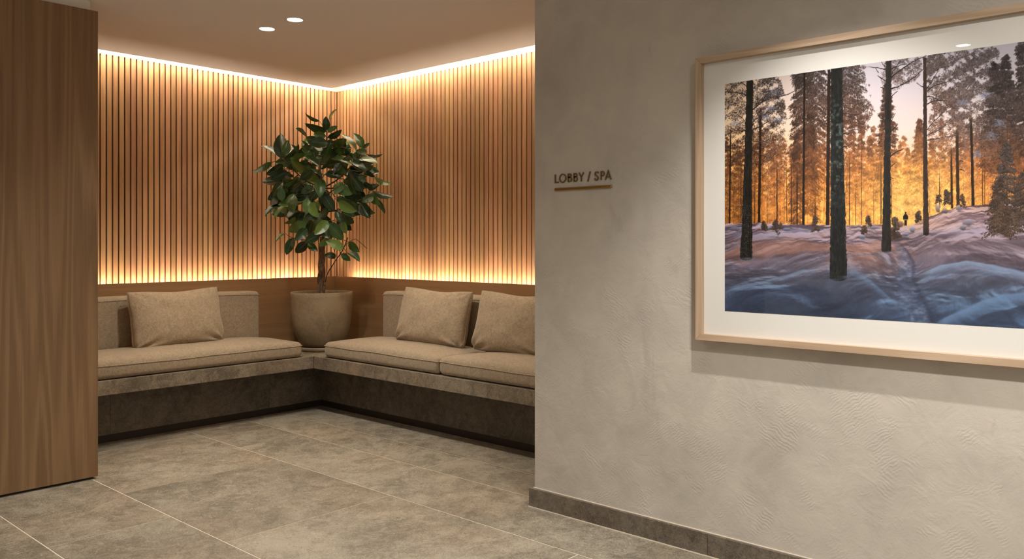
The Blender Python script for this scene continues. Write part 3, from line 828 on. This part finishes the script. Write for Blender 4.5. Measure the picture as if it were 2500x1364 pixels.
# ---- the printed photograph, painted stroke by stroke onto a fine grid (colours of the print itself)
def paint_forest(RS=700):
    rg = np.random.default_rng(5)
    W_, H_ = int(UW*RS), int(UH*RS)
    XP = WX - .0245
    def T(px, py):
        px = np.asarray(px, float); py = np.asarray(py, float)
        r = (px-1250)/F; z = XP/(r*CP + SP)
        return (UY - z*(CP - r*SP))*RS, (UZ - (EYE - (py-HOR)*z/F))*RS
    # inverse on the canvas grid
    uu, vv = np.meshgrid(np.arange(W_)+.5, np.arange(H_)+.5)
    Yw = UY - uu/RS; zw = UZ - vv/RS
    rr = XP*CP - Yw*SP; dd = XP*SP + Yw*CP
    PXg = 1250 + F*rr/dd; PYg = HOR + F*(EYE - zw)/dd
    def vnoise(sx, sy, seed, oct=4, ox=0, X=None, Y=None, pers=.5):
        X = (PXg if X is None else X)/sx + ox; Y = (PYg if Y is None else Y)/sy
        out = 0; amp = 1; tot = 0; g = np.random.default_rng(seed)
        for o in range(oct):
            tb_ = g.random((64, 64)); xi = np.floor(X).astype(int); yi = np.floor(Y).astype(int)
            fx = X - xi; fy = Y - yi; fx = fx*fx*(3-2*fx); fy = fy*fy*(3-2*fy)
            a = tb_[yi % 64, xi % 64]; b = tb_[yi % 64, (xi+1) % 64]; c = tb_[(yi+1) % 64, xi % 64]; d = tb_[(yi+1) % 64, (xi+1) % 64]
            out = out + amp*((a*(1-fx)+b*fx)*(1-fy) + (c*(1-fx)+d*fx)*fy); tot += amp; amp *= pers; X = X*2.03+17; Y = Y*2.03+9
        return out/tot
    def lerp(a, b, t): return a + (b-a)*t
    def curve(y, stops):
        ys = [s[0] for s in stops]
        return np.stack([np.interp(y, ys, [s[1][k] for s in stops]) for k in range(3)], -1)
    NF = vnoise(17, 15, 201, 3, pers=.6); NG = vnoise(5.5, 5.5, 202, 2)
    N1 = vnoise(3.2, 11, 203, 4); N2 = vnoise(4, 7, 204, 2)
    def look(A, px, py):
        u, v = T(px, py)
        return A[np.clip(v.astype(int), 0, H_-1), np.clip(u.astype(int), 0, W_-1)]
    # sky
    img = curve(PYg, [(90,(198,192,202)),(220,(214,204,208)),(320,(230,210,200)),(400,(248,206,160)),(470,(255,200,120)),(545,(255,205,125))])
    lf_ = np.clip((2010-PXg)/180, 0, 1)[...,None]
    img = lerp(img, curve(PYg, [(150,(226,198,172)),(300,(244,214,176)),(420,(252,190,110)),(545,(240,160,70))]), lf_*.85)
    gl_ = np.exp(-((PXg-2225)/75)**2 - ((PYg-500)/52)**2)[...,None]
    img = lerp(img, np.array([255,240,186.]), gl_*.9)
    g2 = np.exp(-((PXg-2190)/170)**2 - ((PYg-520)/75)**2)[...,None]; img = lerp(img, np.array([255,196,118.]), g2*.7)
    def put(u, v, col, al):
        iu = np.floor(u).astype(int); iv = np.floor(v).astype(int)
        k = (iu >= 0) & (iu < W_) & (iv >= 0) & (iv < H_)
        iu, iv = iu[k], iv[k]; c = col[k]; a = (al[k] if hasattr(al, '__len__') else al)
        a = a[:,None] if hasattr(a, '__len__') else a
        img[iv, iu] = img[iv, iu]*(1-a) + c*a
    def strokes(px, py, ang, ln, col, al=.9):
        u, v = T(px, py); n = int(np.max(ln))+1
        for i in range(n):
            k = ln > i
            put((u + np.cos(ang)*i)[k], (v + np.sin(ang)*i)[k], col[k], al if not hasattr(al,'__len__') else al[k])
    def shade(px, py, base, j, tint=None):
        """foliage colour: glowing near the sun, cooler and darker high up and at the sides"""
        f = curve(py, [(100,(96,86,84)),(200,(92,74,64)),(300,(116,80,60)),(380,(162,104,64)),(450,(214,136,70)),(545,(228,146,68))])
        sun = np.exp(-((px-2225)/120)**2 - ((py-480)/90)**2)[:,None]
        f = lerp(f, np.array([255,196,104.]), sun*.85)
        lf = np.clip((1990-px)/200, 0, 1)[:,None]; f = f*(1-.36*lf)
        tr = (np.clip((px-2290)/60, 0, 1)*np.clip((400-py)/120, 0, 1))[:,None]
        f = lerp(f, np.array([112,100,98.]), tr*.55)
        if tint is not None: f = lerp(f, np.array(tint, float), .8)
        f = f*(.52 + .72*look(NF, px, py)[:,None] + .28*look(NG, px, py)[:,None])
        return np.clip(f*base + rg.normal(0, 1, (len(px),1))*j, 8, 255)
    def conifer(ax, ay, by, hw, dens=1., base=1., snow=.5, top_hw=.12, droop=.5, al=.9, j=9, ragged=.45, tint=None):
        n = int(dens*(by-ay)*1.1)
        lv_ = ay + (by-ay)*rg.random(n); fr = (lv_-ay)/(by-ay)
        TS = rg.uniform(7.5, 10.5); ti = np.round(lv_/TS).astype(int); sd = np.where(rg.random(n) < .5, -1, 1)
        tr_ = rg.random((400, 2)); tw_ = tr_[ti % 400, (sd > 0).astype(int)]
        lv_ = ti*TS + (tw_-.5)*TS*.7 + rg.normal(0, 1.3, n); tier = .62 + .5*tw_
        w_ = hw*(top_hw + (1-top_hw)*fr**.75)*(1-ragged+ragged*rg.random(n))*tier
        for s in range(7):
            t_ = (s + rg.random(n))/7
            x = ax + sd*w_*t_; y = lv_ + droop*w_*t_**1.3 + rg.normal(0, 1.1, n)
            m = 3
            xs = np.repeat(x, m) + rg.normal(0, 1.6, n*m); ys_ = np.repeat(y, m) + rg.normal(0, 1.4, n*m)
            up = rg.random(n*m)
            col = shade(xs, ys_, base*(.66 + .42*up[:,None]), j, tint)
            an = np.pi/2 - np.repeat(sd, m)*rg.uniform(.1, 1.1, n*m)
            strokes(xs, ys_, an, rg.integers(2, 6, n*m), col, al)
            k = rg.random(n) < snow
            if k.any():
                xx, yy = x[k], y[k] - 1.2
                c = shade(xx, yy, base*1.1, 6, tint); c = lerp(c, c*.45 + np.array([112,106,116.])*.75*min(1, base+.25), .55)
                strokes(xx, yy, np.where(sd[k] > 0, .35, np.pi-.35) + rg.normal(0,.3,k.sum()), rg.integers(1, 4, k.sum()), np.clip(c,0,255), .75)
    def clump(cx_, cy_, rx, ry, n, base=1., j=14, snow=.25, al=.9, ang=None):
        a = rg.random(n)*6.283; q = np.sqrt(rg.random(n))
        x = cx_ + np.cos(a)*q*rx; y = cy_ + np.sin(a)*q*ry
        nz = np.sin(x*.23+cy_)*np.cos(y*.31+cx_) + np.sin(x*.09+y*.17)*.7 + (look(NF, x, y)-.5)*5
        k = nz + rg.normal(0,.5,n) > -.35; x, y = x[k], y[k]; n = len(x)
        col = shade(x, y, base*(.64 + .5*rg.random((n,1))), j*.7)
        s = rg.random(n) < snow; col[s] = np.clip(lerp(col[s], np.array([150,140,150.]), .45), 0, 255)
        an = rg.random(n)*6.283 if ang is None else ang + rg.normal(0, .5, n)
        strokes(x, y, an, rg.integers(1, 5, n), col, al)
    def trunk(pts, col, tex=.2, rim=None, lich=0., al=1.):
        """pts: (x,y,w)"""
        ys_ = np.array([p[1] for p in pts], float)
        xs_ = [p[0] for p in pts]; ws_ = [p[2] for p in pts]; mw = max(ws_)
        u0, v0 = T(min(xs_)-mw, ys_[0]-30); u1, v1 = T(max(xs_)+mw, ys_[-1]+mw)
        a0 = max(0, int(u0)-2); a1 = min(W_, int(u1)+4); b0 = max(0, min(int(v0), H_-1)-14); b1 = min(H_, int(v1)+18)
        if a1 <= a0 or b1 <= b0: return
        S = (slice(b0, b1), slice(a0, a1)); PX_, PY_ = PXg[S], PYg[S]; sh = int(xs_[0]*7) % 300
        xc = np.interp(PY_, ys_, xs_); w = np.interp(PY_, ys_, ws_)
        edge = (np.roll(N2, sh, 0)[S] - .5)*min(3.2, w.mean()*.22)
        d = (PX_ - xc + edge)/(w/2); m = (np.abs(d) < 1) & (PY_ >= ys_[0]) & (PY_ <= ys_[-1] + 2.2*np.sqrt(np.clip(1-d*d, 0, 1))*(w/12))
        c = np.array(col, float)*np.ones_like(img[S])
        c = c*(1 + tex*(np.roll(N1, sh, 0)[S][...,None]-.5)*5)
        c = c + np.clip(-d, 0, 1)[...,None]*np.array([7,7,8])
        if lich:
            l_ = np.clip((vnoise(7, 8, 31, 5, X=PX_, Y=PY_, pers=.65) - .52)*7, 0, 1)*np.clip(1-abs((PY_-370)/150)**3, 0, 1)
            c = lerp(c, np.array([96,108,104.]), (l_*lich)[...,None])
        if rim is not None: c = lerp(c, np.array(rim, float), np.clip((d-.55)*2, 0, 1)[...,None]*.5)
        a = al*np.clip((1-np.abs(d))*w/2 + .35, 0, 1)*m
        if ys_[0] > 215: a = a*np.clip((PY_-ys_[0])/45, 0, 1)
        img[S] = lerp(img[S], np.clip(c, 0, 255), a[...,None])
    def twig(pts, w, col, snow=0.):
        p = [np.array(q, float) for q in pts]; out = []
        for i in range(len(p)-1):
            p0 = p[max(i-1,0)]; p1 = p[i]; p2 = p[i+1]; p3 = p[min(i+2,len(p)-1)]
            for t_ in np.linspace(0, 1, 40, endpoint=False):
                out.append(.5*((2*p1)+(p2-p0)*t_+(2*p0-5*p1+4*p2-p3)*t_**2+(3*p1-p0-3*p2+p3)*t_**3))
        out = np.array(out); n = len(out); ww = w*(1 - .75*np.arange(n)/n)
        out[:,1] += np.sin(np.arange(n)*.25)*.4
        u, v = T(out[:,0], out[:,1])
        for o in np.arange(-w/2-1, w/2+1.1, .5):
            k = np.abs(o) <= ww/2 + .15
            put(u[k], (v+o)[k], np.tile(np.array(col, float), (k.sum(),1)), .9)
        if snow:
            for o in (.0, -.8):
                put(u, v - ww/2 + o, np.tile(np.array([140,134,148.]), (n,1)), snow)
    # ------------------------------------------------ far forest
    for x in np.arange(1765, 2900, 9.):
        x += rg.normal(0, 3); ap = 372 + rg.normal(0, 24) - 26*(x > 2290) - 35*(x < 1960)
        conifer(x, ap, 548, rg.uniform(13, 24), .55, rg.uniform(1.05, 1.4), .15, .2, .3, .6, 10)
        trunk([(x, ap+20, 1.2), (x+rg.normal(0,1), 548, 2.2)], shade(np.array([x]), np.array([480.]), .62, 3)[0], .05, al=.6)
    for x, hw, ap in ((2080,24,262),(2103,22,285),(2125,20,330),(2245,24,292),(2275,26,340),(2216,14,368)):
        conifer(x, ap, 520, hw, .9, 1.0, .35, .1, .35, .85)
    # ------------------------------------------------ nearer masses of foliage
    clump(1835, 290, 85, 120, 15000, .62, 16, .30); clump(1800, 420, 50, 110, 5200, .74, 14, .2)
    clump(1880, 250, 36, 75, 6500, .62, 14, .4); clump(1880, 400, 42, 90, 4300, .8, 14, .2)
    conifer(1962, 140, 470, 56, 2.3, .80, .55, .42, .75, .92, 13, .4)
    conifer(1995, 150, 430, 44, 1.5, .80, .5, .6, .8, .9); conifer(1945, 330, 545, 24, 1.1, .66, .3, .3, .7)
    conifer(1975, 300, 520, 32, 1.2, .72, .35, .4, .7)
    clump(1985, 240, 45, 80, 6500, .8, 12, .35, .8, 1.9)
    conifer(2068, 100, 300, 68, 1.9, .88, .5, .55, .55, .9); conifer(2050, 200, 420, 42, 1.3, .95, .35, .5, .6, .85)
    clump(2105, 270, 26, 30, 1500, .85, 12, .3); clump(2075, 190, 38, 40, 3000, .8, 12, .4)
    conifer(2165, 205, 470, 47, 2.1, .86, .5, .10, .25, .9, 12, .35); conifer(2170, 380, 545, 50, .8, 1.0, .3, .5, .3, .7)
    clump(2205, 165, 46, 40, 3600, 1.02, 12, .4, .8); clump(2180, 190, 30, 30, 1200, 1., 10, .4, .7)
    conifer(2245, 296, 500, 44, 1.1, .95, .45, .08, .25, .85)
    clump(2320, 190, 62, 90, 13000, 1.06, 14, .35); clump(2318, 320, 52, 100, 10500, 1.02, 14, .3)
    clump(2285, 160, 30, 30, 2400, 1.0, 12, .4); clump(2375, 250, 60, 120, 13500, .98, 14, .38)
    clump(2400, 170, 42, 50, 4300, .98, 12, .45); clump(2405, 132, 34, 20, 1600, .95, 12, .45, .9, -.5); clump(2350, 420, 70, 75, 5000, .98, 14, .2, .75)
    conifer(2428, 152, 420, 46, 1.9, .74, .6, .14, .1, .92, 10, .4); conifer(2455, 138, 420, 52, 2.2, .72, .6, .14, .05, .92, 10, .4)
    clump(2450, 330, 70, 110, 8500, .8, 12, .3, .85); clump(2490, 260, 30, 50, 2600, .74, 10, .4)
    clump(2400, 470, 60, 45, 2300, .9, 14, .2, .7)
    for x in np.arange(2500, 2900, 34): conifer(x, 130 + rg.normal(0,40), 500, 44, 1.6, .8, .5, .2, .3)
    for (x, y, r_) in ((1888,222,14),(1880,262,12),(1900,290,10),(1868,285,10),(2385,375,14),(2420,330,16),(2440,300,14),(2405,230,14),(2350,250,12),(1795,300,12)):
        n = 190; xx = x + rg.normal(0, r_*.6, n); yy = y + rg.normal(0, r_*.35, n) + np.abs(xx-x)*.25
        strokes(xx, yy, rg.normal(0,.4,n), rg.integers(1,4,n), np.array([138,140,158.]) + rg.normal(0,14,(n,1)), .7)
    p_ = np.pad(img, ((1,1),(1,1),(0,0)), mode='edge')
    bl = (p_[:-2,1:-1] + p_[2:,1:-1] + p_[1:-1,:-2] + p_[1:-1,2:])*.16 + img*.36
    img = lerp(img, bl, .8)
    glow = (np.exp(-((PXg-2225)/150)**2 - ((PYg-505)/62)**2)*.30)[...,None]; img = lerp(img, np.array([255,204,132.]), glow)
    # ------------------------------------------------ thin trunks
    for (x0, y0, x1, y1, w, k) in ((1784,300,1781,546,4.6,.28),(1809,380,1809,544,2.6,.4),(1857,250,1853,561,7,.24),(1897,380,1897,557,3.6,.3),(1920,400,1921,540,2.4,.5),
        (1932,380,1932,543,3,.35),(1946,400,1946,548,4,.3),(1964,170,1961,580,6.4,.17),(1842,430,1842,545,2.4,.5),(1873,440,1873,545,2,.5),(2024,170,2020,587,9.5,.19),
        (2074,360,2074,549,2.8,.42),(2089,440,2089,548,2.2,.5),(2103,300,2103,548,2.6,.45),(2151,380,2151,546,3.2,.4),(2177,420,2177,537,2.6,.45),(2270,450,2270,520,2,.5),
        (2294,410,2294,506,3.4,.3),(2322,350,2324,508,6.2,.26),(2336,300,2339,503,9,.22),(2370,265,2376,512,8,.22),(2397,330,2399,500,2.6,.4),(2404,380,2404,500,2,.5),
        (2446,290,2448,400,3,.4),(2458,270,2460,420,3,.4),(2466,270,2467,420,3,.4),(2486,330,2487,480,2,.45),(2285,440,2285,510,1.6,.5),(2133,430,2133,545,1.8,.55),(1990,470,1990,546,3,.32),
        (2560,150,2562,520,9,.22),(2640,150,2640,515,7,.25),(2720,120,2724,560,14,.2)):
        trunk([(x0, y0, w*.8), (x1, y1, w)], shade(np.array([(x0+x1)/2]), np.array([430.]), 1., 2)[0]*k + np.array([10,6,2]), .12)
    # ------------------------------------------------ snow
    bx_ = [1760,1850,1950,2050,2150,2190,2215,2240,2265,2300,2345,2400,2500,2900]
    by_ = [546,543,547,550,547,553,552,545,530,516,504,499,492,480]
    hz = np.interp(PXg, bx_, by_) + (vnoise(16, 40, 12, 3)-.5)*7
    dep = np.clip((PYg-hz)/250, 0, 1.2)
    q_ = np.maximum(PYg-hz, 0) + 34
    Xs = (PXg-2160)/(q_+70)*190 + (vnoise(150, 60, 41, 2)-.5)*70; Ys = np.log(q_)*118 + (PXg-2160)*.07 + (vnoise(170, 60, 42, 2)-.5)*46
    drift = vnoise(100, 50, 51, 3, X=Xs, Y=Ys, pers=.42)
    d2 = vnoise(34, 14, 52, 3, X=Xs, Y=Ys, pers=.5)
    gy, gx = np.gradient(drift + d2*.2); lit = np.clip(.5 + gy*21 - gx*10, 0, 1); lit = lit*lit*(3-2*lit)
    base = curve(PYg, [(500,(150,124,128)),(560,(146,126,134)),(600,(130,112,120)),(650,(112,104,118)),(700,(92,98,118)),(790,(66,80,106))])
    hi = curve(PYg, [(500,(205,172,160)),(560,(182,166,180)),(610,(176,158,168)),(660,(154,166,192)),(720,(136,166,200)),(790,(104,138,176))])
    lo = curve(PYg, [(500,(104,78,76)),(560,(96,84,98)),(620,(88,74,82)),(680,(74,74,88)),(790,(48,60,82))])
    g_ = np.where(lit[...,None] > .5, lerp(base, hi, (lit[...,None]-.5)*2), lerp(lo, base, lit[...,None]*2))
    big = vnoise(150, 46, 77, 3, X=Xs, Y=Ys)[...,None]; g_ = g_*(.76 + .46*big)
    warm = np.clip((vnoise(120, 22, 61, 3, X=Xs, Y=Ys)-.46)*5, 0, 1)*np.exp(-((PYg-612)/48)**2)*np.clip((2260-PXg)/60, .18, 1)
    g_ = lerp(g_, np.array([190,136,112.]), (warm*.5)[...,None])
    def ridge(pts, wup, wdn, col, k):
        """a drift: bright just above its crest line, fading down"""
        xs_ = [p[0] for p in pts]; yl = np.interp(PXg, xs_, [p[1] for p in pts]) + (vnoise(60, 30, int(pts[0][1]), 3)-.5)*9
        ins = np.clip((PXg-xs_[0])/35, 0, 1)*np.clip((xs_[-1]-PXg)/35, 0, 1)
        d = PYg - yl; a = np.where(d < 0, np.exp(-(d/wup)**2), np.exp(-(d/wdn)**2))*ins*k
        return a[...,None], np.array(col, float)
    for r_ in (([(2240,672),(2300,650),(2360,636),(2430,648),(2520,668),(2900,640)], 3, 20, (150,172,200), .75),
               ([(2270,800),(2330,768),(2400,735),(2450,722),(2520,716),(2900,700)], 5, 26, (118,146,180), .8),
               ([(2250,690),(2320,664),(2420,672),(2520,700)], 12, 3, (78,82,100), .5),
               ([(2360,790),(2420,765),(2500,748),(2700,745)], 3, 42, (62,72,92), .75),
               ([(1765,704),(1830,694),(1880,684),(1960,662),(2000,668)], 3, 7, (134,156,184), .6),
               ([(1765,716),(1850,708),(1960,700),(2040,720)], 3, 34, (56,66,92), .55),
               ([(1765,652),(1850,640),(1930,628)], 3, 9, (150,140,160), .4),
               ([(1960,655),(2000,640),(2030,642)], 4, 12, (96,92,104), .5),
               ([(2075,560),(2140,556),(2200,560),(2300,566),(2420,560)], 4, 9, (168,162,184), .5),
               ([(1770,568),(1850,575),(1940,562),(2010,570)], 6, 12, (156,158,186), .5),
               ([(2070,655),(2130,690),(2180,735),(2205,770)], 4, 12, (120,146,178), .5),
               ([(2060,600),(2120,625),(2175,640)], 4, 12, (166,124,108), .4),
               ([(2270,545),(2330,525),(2400,530),(2500,520)], 5, 10, (160,134,140), .4),
               ([(2250,590),(2330,600),(2420,585),(2520,590)], 4, 24, (112,100,112), .45)):
        a, c = ridge(*r_); g_ = lerp(g_, c, a)
    # sunken track
    tx_ = np.interp(PYg, [585,610,640,680,720,760,800], [2180,2200,2212,2206,2222,2238,2246]); tw = np.interp(PYg, [585,650,800], [8,19,32])
    td = (PXg-tx_)/tw; tk = np.exp(-td**4)*np.clip((PYg-585)/20, 0, 1)
    fp = vnoise(17, 10, 91, 4, pers=.6); c_ = curve(fp*100, [(25,(66,74,96)),(48,(96,104,128)),(62,(126,138,164)),(80,(166,176,198))])
    g_ = lerp(g_, c_, (tk*.55)[...,None]); g_ = lerp(g_, np.array([58,60,78.]), (np.exp(-((td-1.05)/.28)**2)*.5*np.clip((PYg-585)/20, 0, 1))[...,None])
    g_ += (vnoise(3, 2.4, 8, 2)-.5)[...,None]*9
    gm = np.clip((PYg-hz)*1.2, 0, 1)[...,None]
    img = lerp(img, np.clip(g_, 0, 255), gm)
    glo = (np.exp(-((PXg-2215)/110)**2 - ((PYg-548)/20)**2)*.3)[...,None]; img = lerp(img, np.array([255,190,120.]), glo)
    # snow mounds and shrubs
    for (x, y, rx, ry, c) in ((2196,547,13,9,(150,116,112)),(2290,508,7,12,(186,168,172)),(2307,514,10,8,(176,150,146)),(2342,507,10,8,(196,180,184)),(2364,543,18,9,(168,160,178)),(2351,556,9,7,(150,140,156)),
        (2228,560,8,9,(168,166,186)),(2105,578,9,7,(160,168,192)),(1922,560,12,5,(150,150,176)),(2483,535,16,22,(150,146,166)),(2135,556,14,5,(160,150,168)),(2212,572,10,5,(150,156,180)),(1795,559,18,6,(140,138,162))):
        q = ((PXg-x)/rx)**2 + ((PYg-y)/ry)**2; a = np.clip((1-q+(vnoise(7,6,66,2)-.5)*.8)*1.6, 0, 1)[...,None]*.85
        s_ = np.clip(.74 + .4*(y-PYg)/ry, .5, 1.05)[...,None]
        img = lerp(img, np.clip(np.array(c, float)*s_, 0, 255), a)
    for (x, y, r_, n) in ((1893,550,7,200),(2185,558,15,420),(2242,527,7,120),(2312,480,10,90),(2120,538,9,60),(1905,556,6,50),(2292,482,7,50),(1990,548,10,120),(2110,560,8,60),(1866,548,8,70),(2350,490,7,60)):
        conifer(x, y-r_*1.5, y+r_, r_, n/60, .8, .7, .2, .5, .85, 6, .5, (70,60,58))
    # ------------------------------------------------ big trunks
    trunk([(2258,140,8.5),(2259,380,11),(2261,572,15)], (62,46,36), .16, (96,68,48))
    for (x, y, w_) in ((2047,676,44),(1822,628,32),(2164,611,25),(2261,571,16)):
        q = ((PXg-x)/(w_*1.5))**2 + ((PYg-y)/(w_*.28))**2; img = lerp(img, img*.55, (np.exp(-q*1.6)*.75)[...,None])
    trunk([(2170,140,14),(2166,400,16.5),(2164,612,24)], (42,37,31), .2, (70,52,40))
    trunk([(1831,190,16),(1826,420,20),(1822,630,30)], (35,32,25), .24, (66,46,30))
    trunk([(2042,150,29),(2044,400,33),(2046,560,38),(2047,678,43)], (30,31,27), .34, (60,52,44), .8)
    # snow specks at the foot of the left trunk, snow collars
    n = 230; xx = 1822 + rg.normal(0, 7, n); yy = rg.uniform(500, 626, n)
    strokes(xx, yy, rg.random(n)*6, rg.integers(1, 3, n), np.array([128,128,130.]) + rg.normal(0,20,(n,1)), .6)
    n = 300; xx = 2048 + rg.uniform(-18, 20, n); yy = rg.uniform(440, 676, n)
    strokes(xx, yy, np.pi/2 + rg.normal(0,.25,n), rg.integers(3, 10, n), np.where(rg.random((n,1)) < .5, 14, 66) + rg.normal(0,7,(n,3)), .6)
    for (x, y, rx, ry, c) in ((1826,632,26,7,(118,132,150)),(2066,676,16,6,(104,112,132)),(2030,684,26,8,(92,100,122)),(2170,616,20,5,(120,120,136))):
        q = ((PXg-x)/rx)**2 + ((PYg-y)/ry)**2; a = (np.exp(-q*1.4)*.6*(PYg > y-4))[...,None]; img = lerp(img, np.array(c, float), a)
    # ------------------------------------------------ bare branches
    dk = (38,30,28)
    for pts, w, s in (([(1838,267),(1862,248),(1880,238),(1915,233),(1945,220)],3.6,.5),([(1862,246),(1872,232),(1885,220)],2,.2),([(1836,318),(1855,308),(1878,296)],3,.5),
        ([(1836,300),(1845,290),(1852,287)],3,.5),([(1822,232),(1800,226),(1772,224)],3,.5),([(1824,212),(1812,202),(1806,196)],2.4,.2),([(1820,300),(1812,288),(1800,280)],2,.3),([(1820,318),(1808,320)],3,.2),
        ([(1838,344),(1862,346),(1880,338)],2.2,.5),([(1838,366),(1858,378),(1885,386)],1.8,.3),([(2058,236),(2070,228),(2076,220)],2.6,.3),([(2058,326),(2072,326),(2082,316),(2104,318)],3,.6),([(2082,316),(2078,300),(2070,282)],1.8,.3),
        ([(2060,276),(2084,280),(2106,274),(2116,262)],1.6,.3),([(2058,358),(2070,356),(2080,348)],1.8,.4),([(2020,300),(2012,304),(2002,306)],2,.4),
        ([(2160,170),(2145,166),(2118,163)],2.2,.1),([(2160,162),(2155,156),(2151,148)],1.8,0),([(2160,196),(2150,190),(2142,184)],2.4,.1),([(2145,178),(2141,172),(2138,166)],1.4,0),([(2158,216),(2150,213)],3,.2),
        ([(2176,188),(2200,170),(2230,150),(2262,136)],3,.1),([(2176,216),(2200,208),(2235,186),(2262,160)],2.6,.2),([(2176,182),(2190,160),(2200,148)],2,.1),([(2176,168),(2196,160),(2214,156)],1.8,.1),
        ([(2176,236),(2184,228),(2192,222)],1.6,.1),([(2174,322),(2184,312),(2192,303)],2.6,.1),([(2174,381),(2190,370),(2208,363)],3.4,.4),([(2172,410),(2178,404),(2186,398)],1.8,.2),([(2158,292),(2150,288),(2144,282)],2,.2),([(2158,246),(2150,246)],1.8,.2),
        ([(2174,300),(2180,288),(2186,276)],1.6,.1),([(2172,352),(2180,346),(2190,340)],2,.5),([(2172,432),(2182,436)],1.6,.2),
        ([(2264,214),(2276,196),(2290,174)],2.6,.1),([(2264,222),(2284,208),(2312,200),(2330,188)],1.8,.2),([(2264,236),(2274,236),(2292,244),(2314,246)],2,.3),([(2264,254),(2282,246),(2306,246)],2.2,.2),
        ([(2256,214),(2246,208),(2238,202)],1.6,.1),([(2264,316),(2280,296),(2296,282),(2304,272)],1.8,.2),([(2264,342),(2300,336),(2340,330)],1.6,.4),([(2264,330),(2290,318),(2310,304)],1.5,.3),
        ([(2343,392),(2352,394)],2,.5),([(2343,412),(2356,418)],2.2,.5),([(2264,198),(2280,198),(2296,200)],1.4,.2)):
        twig(pts, w, dk, s*.7)
    # ------------------------------------------------ spruce on the right
    trunk([(2457,400,2.5),(2459,575,8)], (40,32,28), .2)
    conifer(2457, 352, 560, 62, 2.2, .9, .85, .06, .22, .9, 7, .6, (72,66,64)); conifer(2440, 440, 566, 46, 1.3, .9, .6, .3, .6, .9, 7, .6, (58,50,48))
    conifer(2500, 420, 560, 50, 1.6, .9, .7, .3, .4, .9, 7, .6, (62,56,54))
    # ------------------------------------------------ walker on the track
    def blob(x, y, rx, ry, c, p=2):
        q = np.abs((PXg-x)/rx)**p + np.abs((PYg-y)/ry)**p
        img[:] = lerp(img, np.array(c, float), np.clip((1-q)*2.5, 0, 1)[...,None])
    ck = (26,22,24)
    blob(2211, 519.5, 2.4, 2.9, ck); blob(2211, 529, 5.1, 7.2, ck, 3); blob(2206.2, 531.5, 1.5, 6.4, ck); blob(2215.8, 531.5, 1.5, 6.4, ck)
    blob(2209.3, 543.5, 1.7, 8.2, ck, 4); blob(2213., 543.5, 1.7, 8.2, ck, 4)
    return np.clip(img, 0, 255)
art = paint_forest(700)
def add_print():
    Hn, Wn = art.shape[:2]
    a = art[::-1]                                  # row 0 at the bottom
    ys_ = UY - (np.arange(Wn)+.5)/700; zs_ = (UZ - (np.arange(Hn)+.5)/700)[::-1]
    ys_[0] = UY; ys_[-1] = UY - UW; zs_[0] = UZ - UH; zs_[-1] = UZ
    co = np.empty((Hn, Wn, 3), np.float32); co[...,0] = XM - .0006; co[...,1] = ys_[None,:]; co[...,2] = zs_[:,None]
    idx = np.arange(Hn*Wn, dtype=np.int32).reshape(Hn, Wn)
    q = np.stack([idx[:-1,:-1], idx[1:,:-1], idx[1:,1:], idx[:-1,1:]], -1).reshape(-1, 4)
    me = bpy.data.meshes.new('print')
    me.vertices.add(Hn*Wn); me.vertices.foreach_set('co', co.ravel())
    me.loops.add(q.size); me.loops.foreach_set('vertex_index', q.ravel())
    me.polygons.add(len(q)); me.polygons.foreach_set('loop_start', np.arange(0, q.size, 4, dtype=np.int32))
    me.update(calc_edges=True)
    c = a/255.; lin = np.where(c <= .04045, c/12.92, ((c+.055)/1.055)**2.4)**1.13*PRINT_GAIN
    col = np.ones((Hn, Wn, 4), np.float32); col[...,:3] = np.clip(lin, 0, .95)
    at = me.color_attributes.new('ink', 'FLOAT_COLOR', 'POINT'); at.data.foreach_set('color', col.ravel())
    t = NT('photo_print'); an = t.n('ShaderNodeAttribute', attribute_name='ink')
    t.set(Base_Color=an.outputs['Color'], Roughness=.6, Specular_IOR_Level=.2)
    me.materials.append(t.m)
    o = bpy.data.objects.new('print', me); C.objects.link(o); o.parent = fa; fl_(o)
    o['label'] = 'printed photograph of a snowy pine forest at sunset with a lone walker'
PRINT_GAIN = np.array([.96, .96, .98])
add_print()
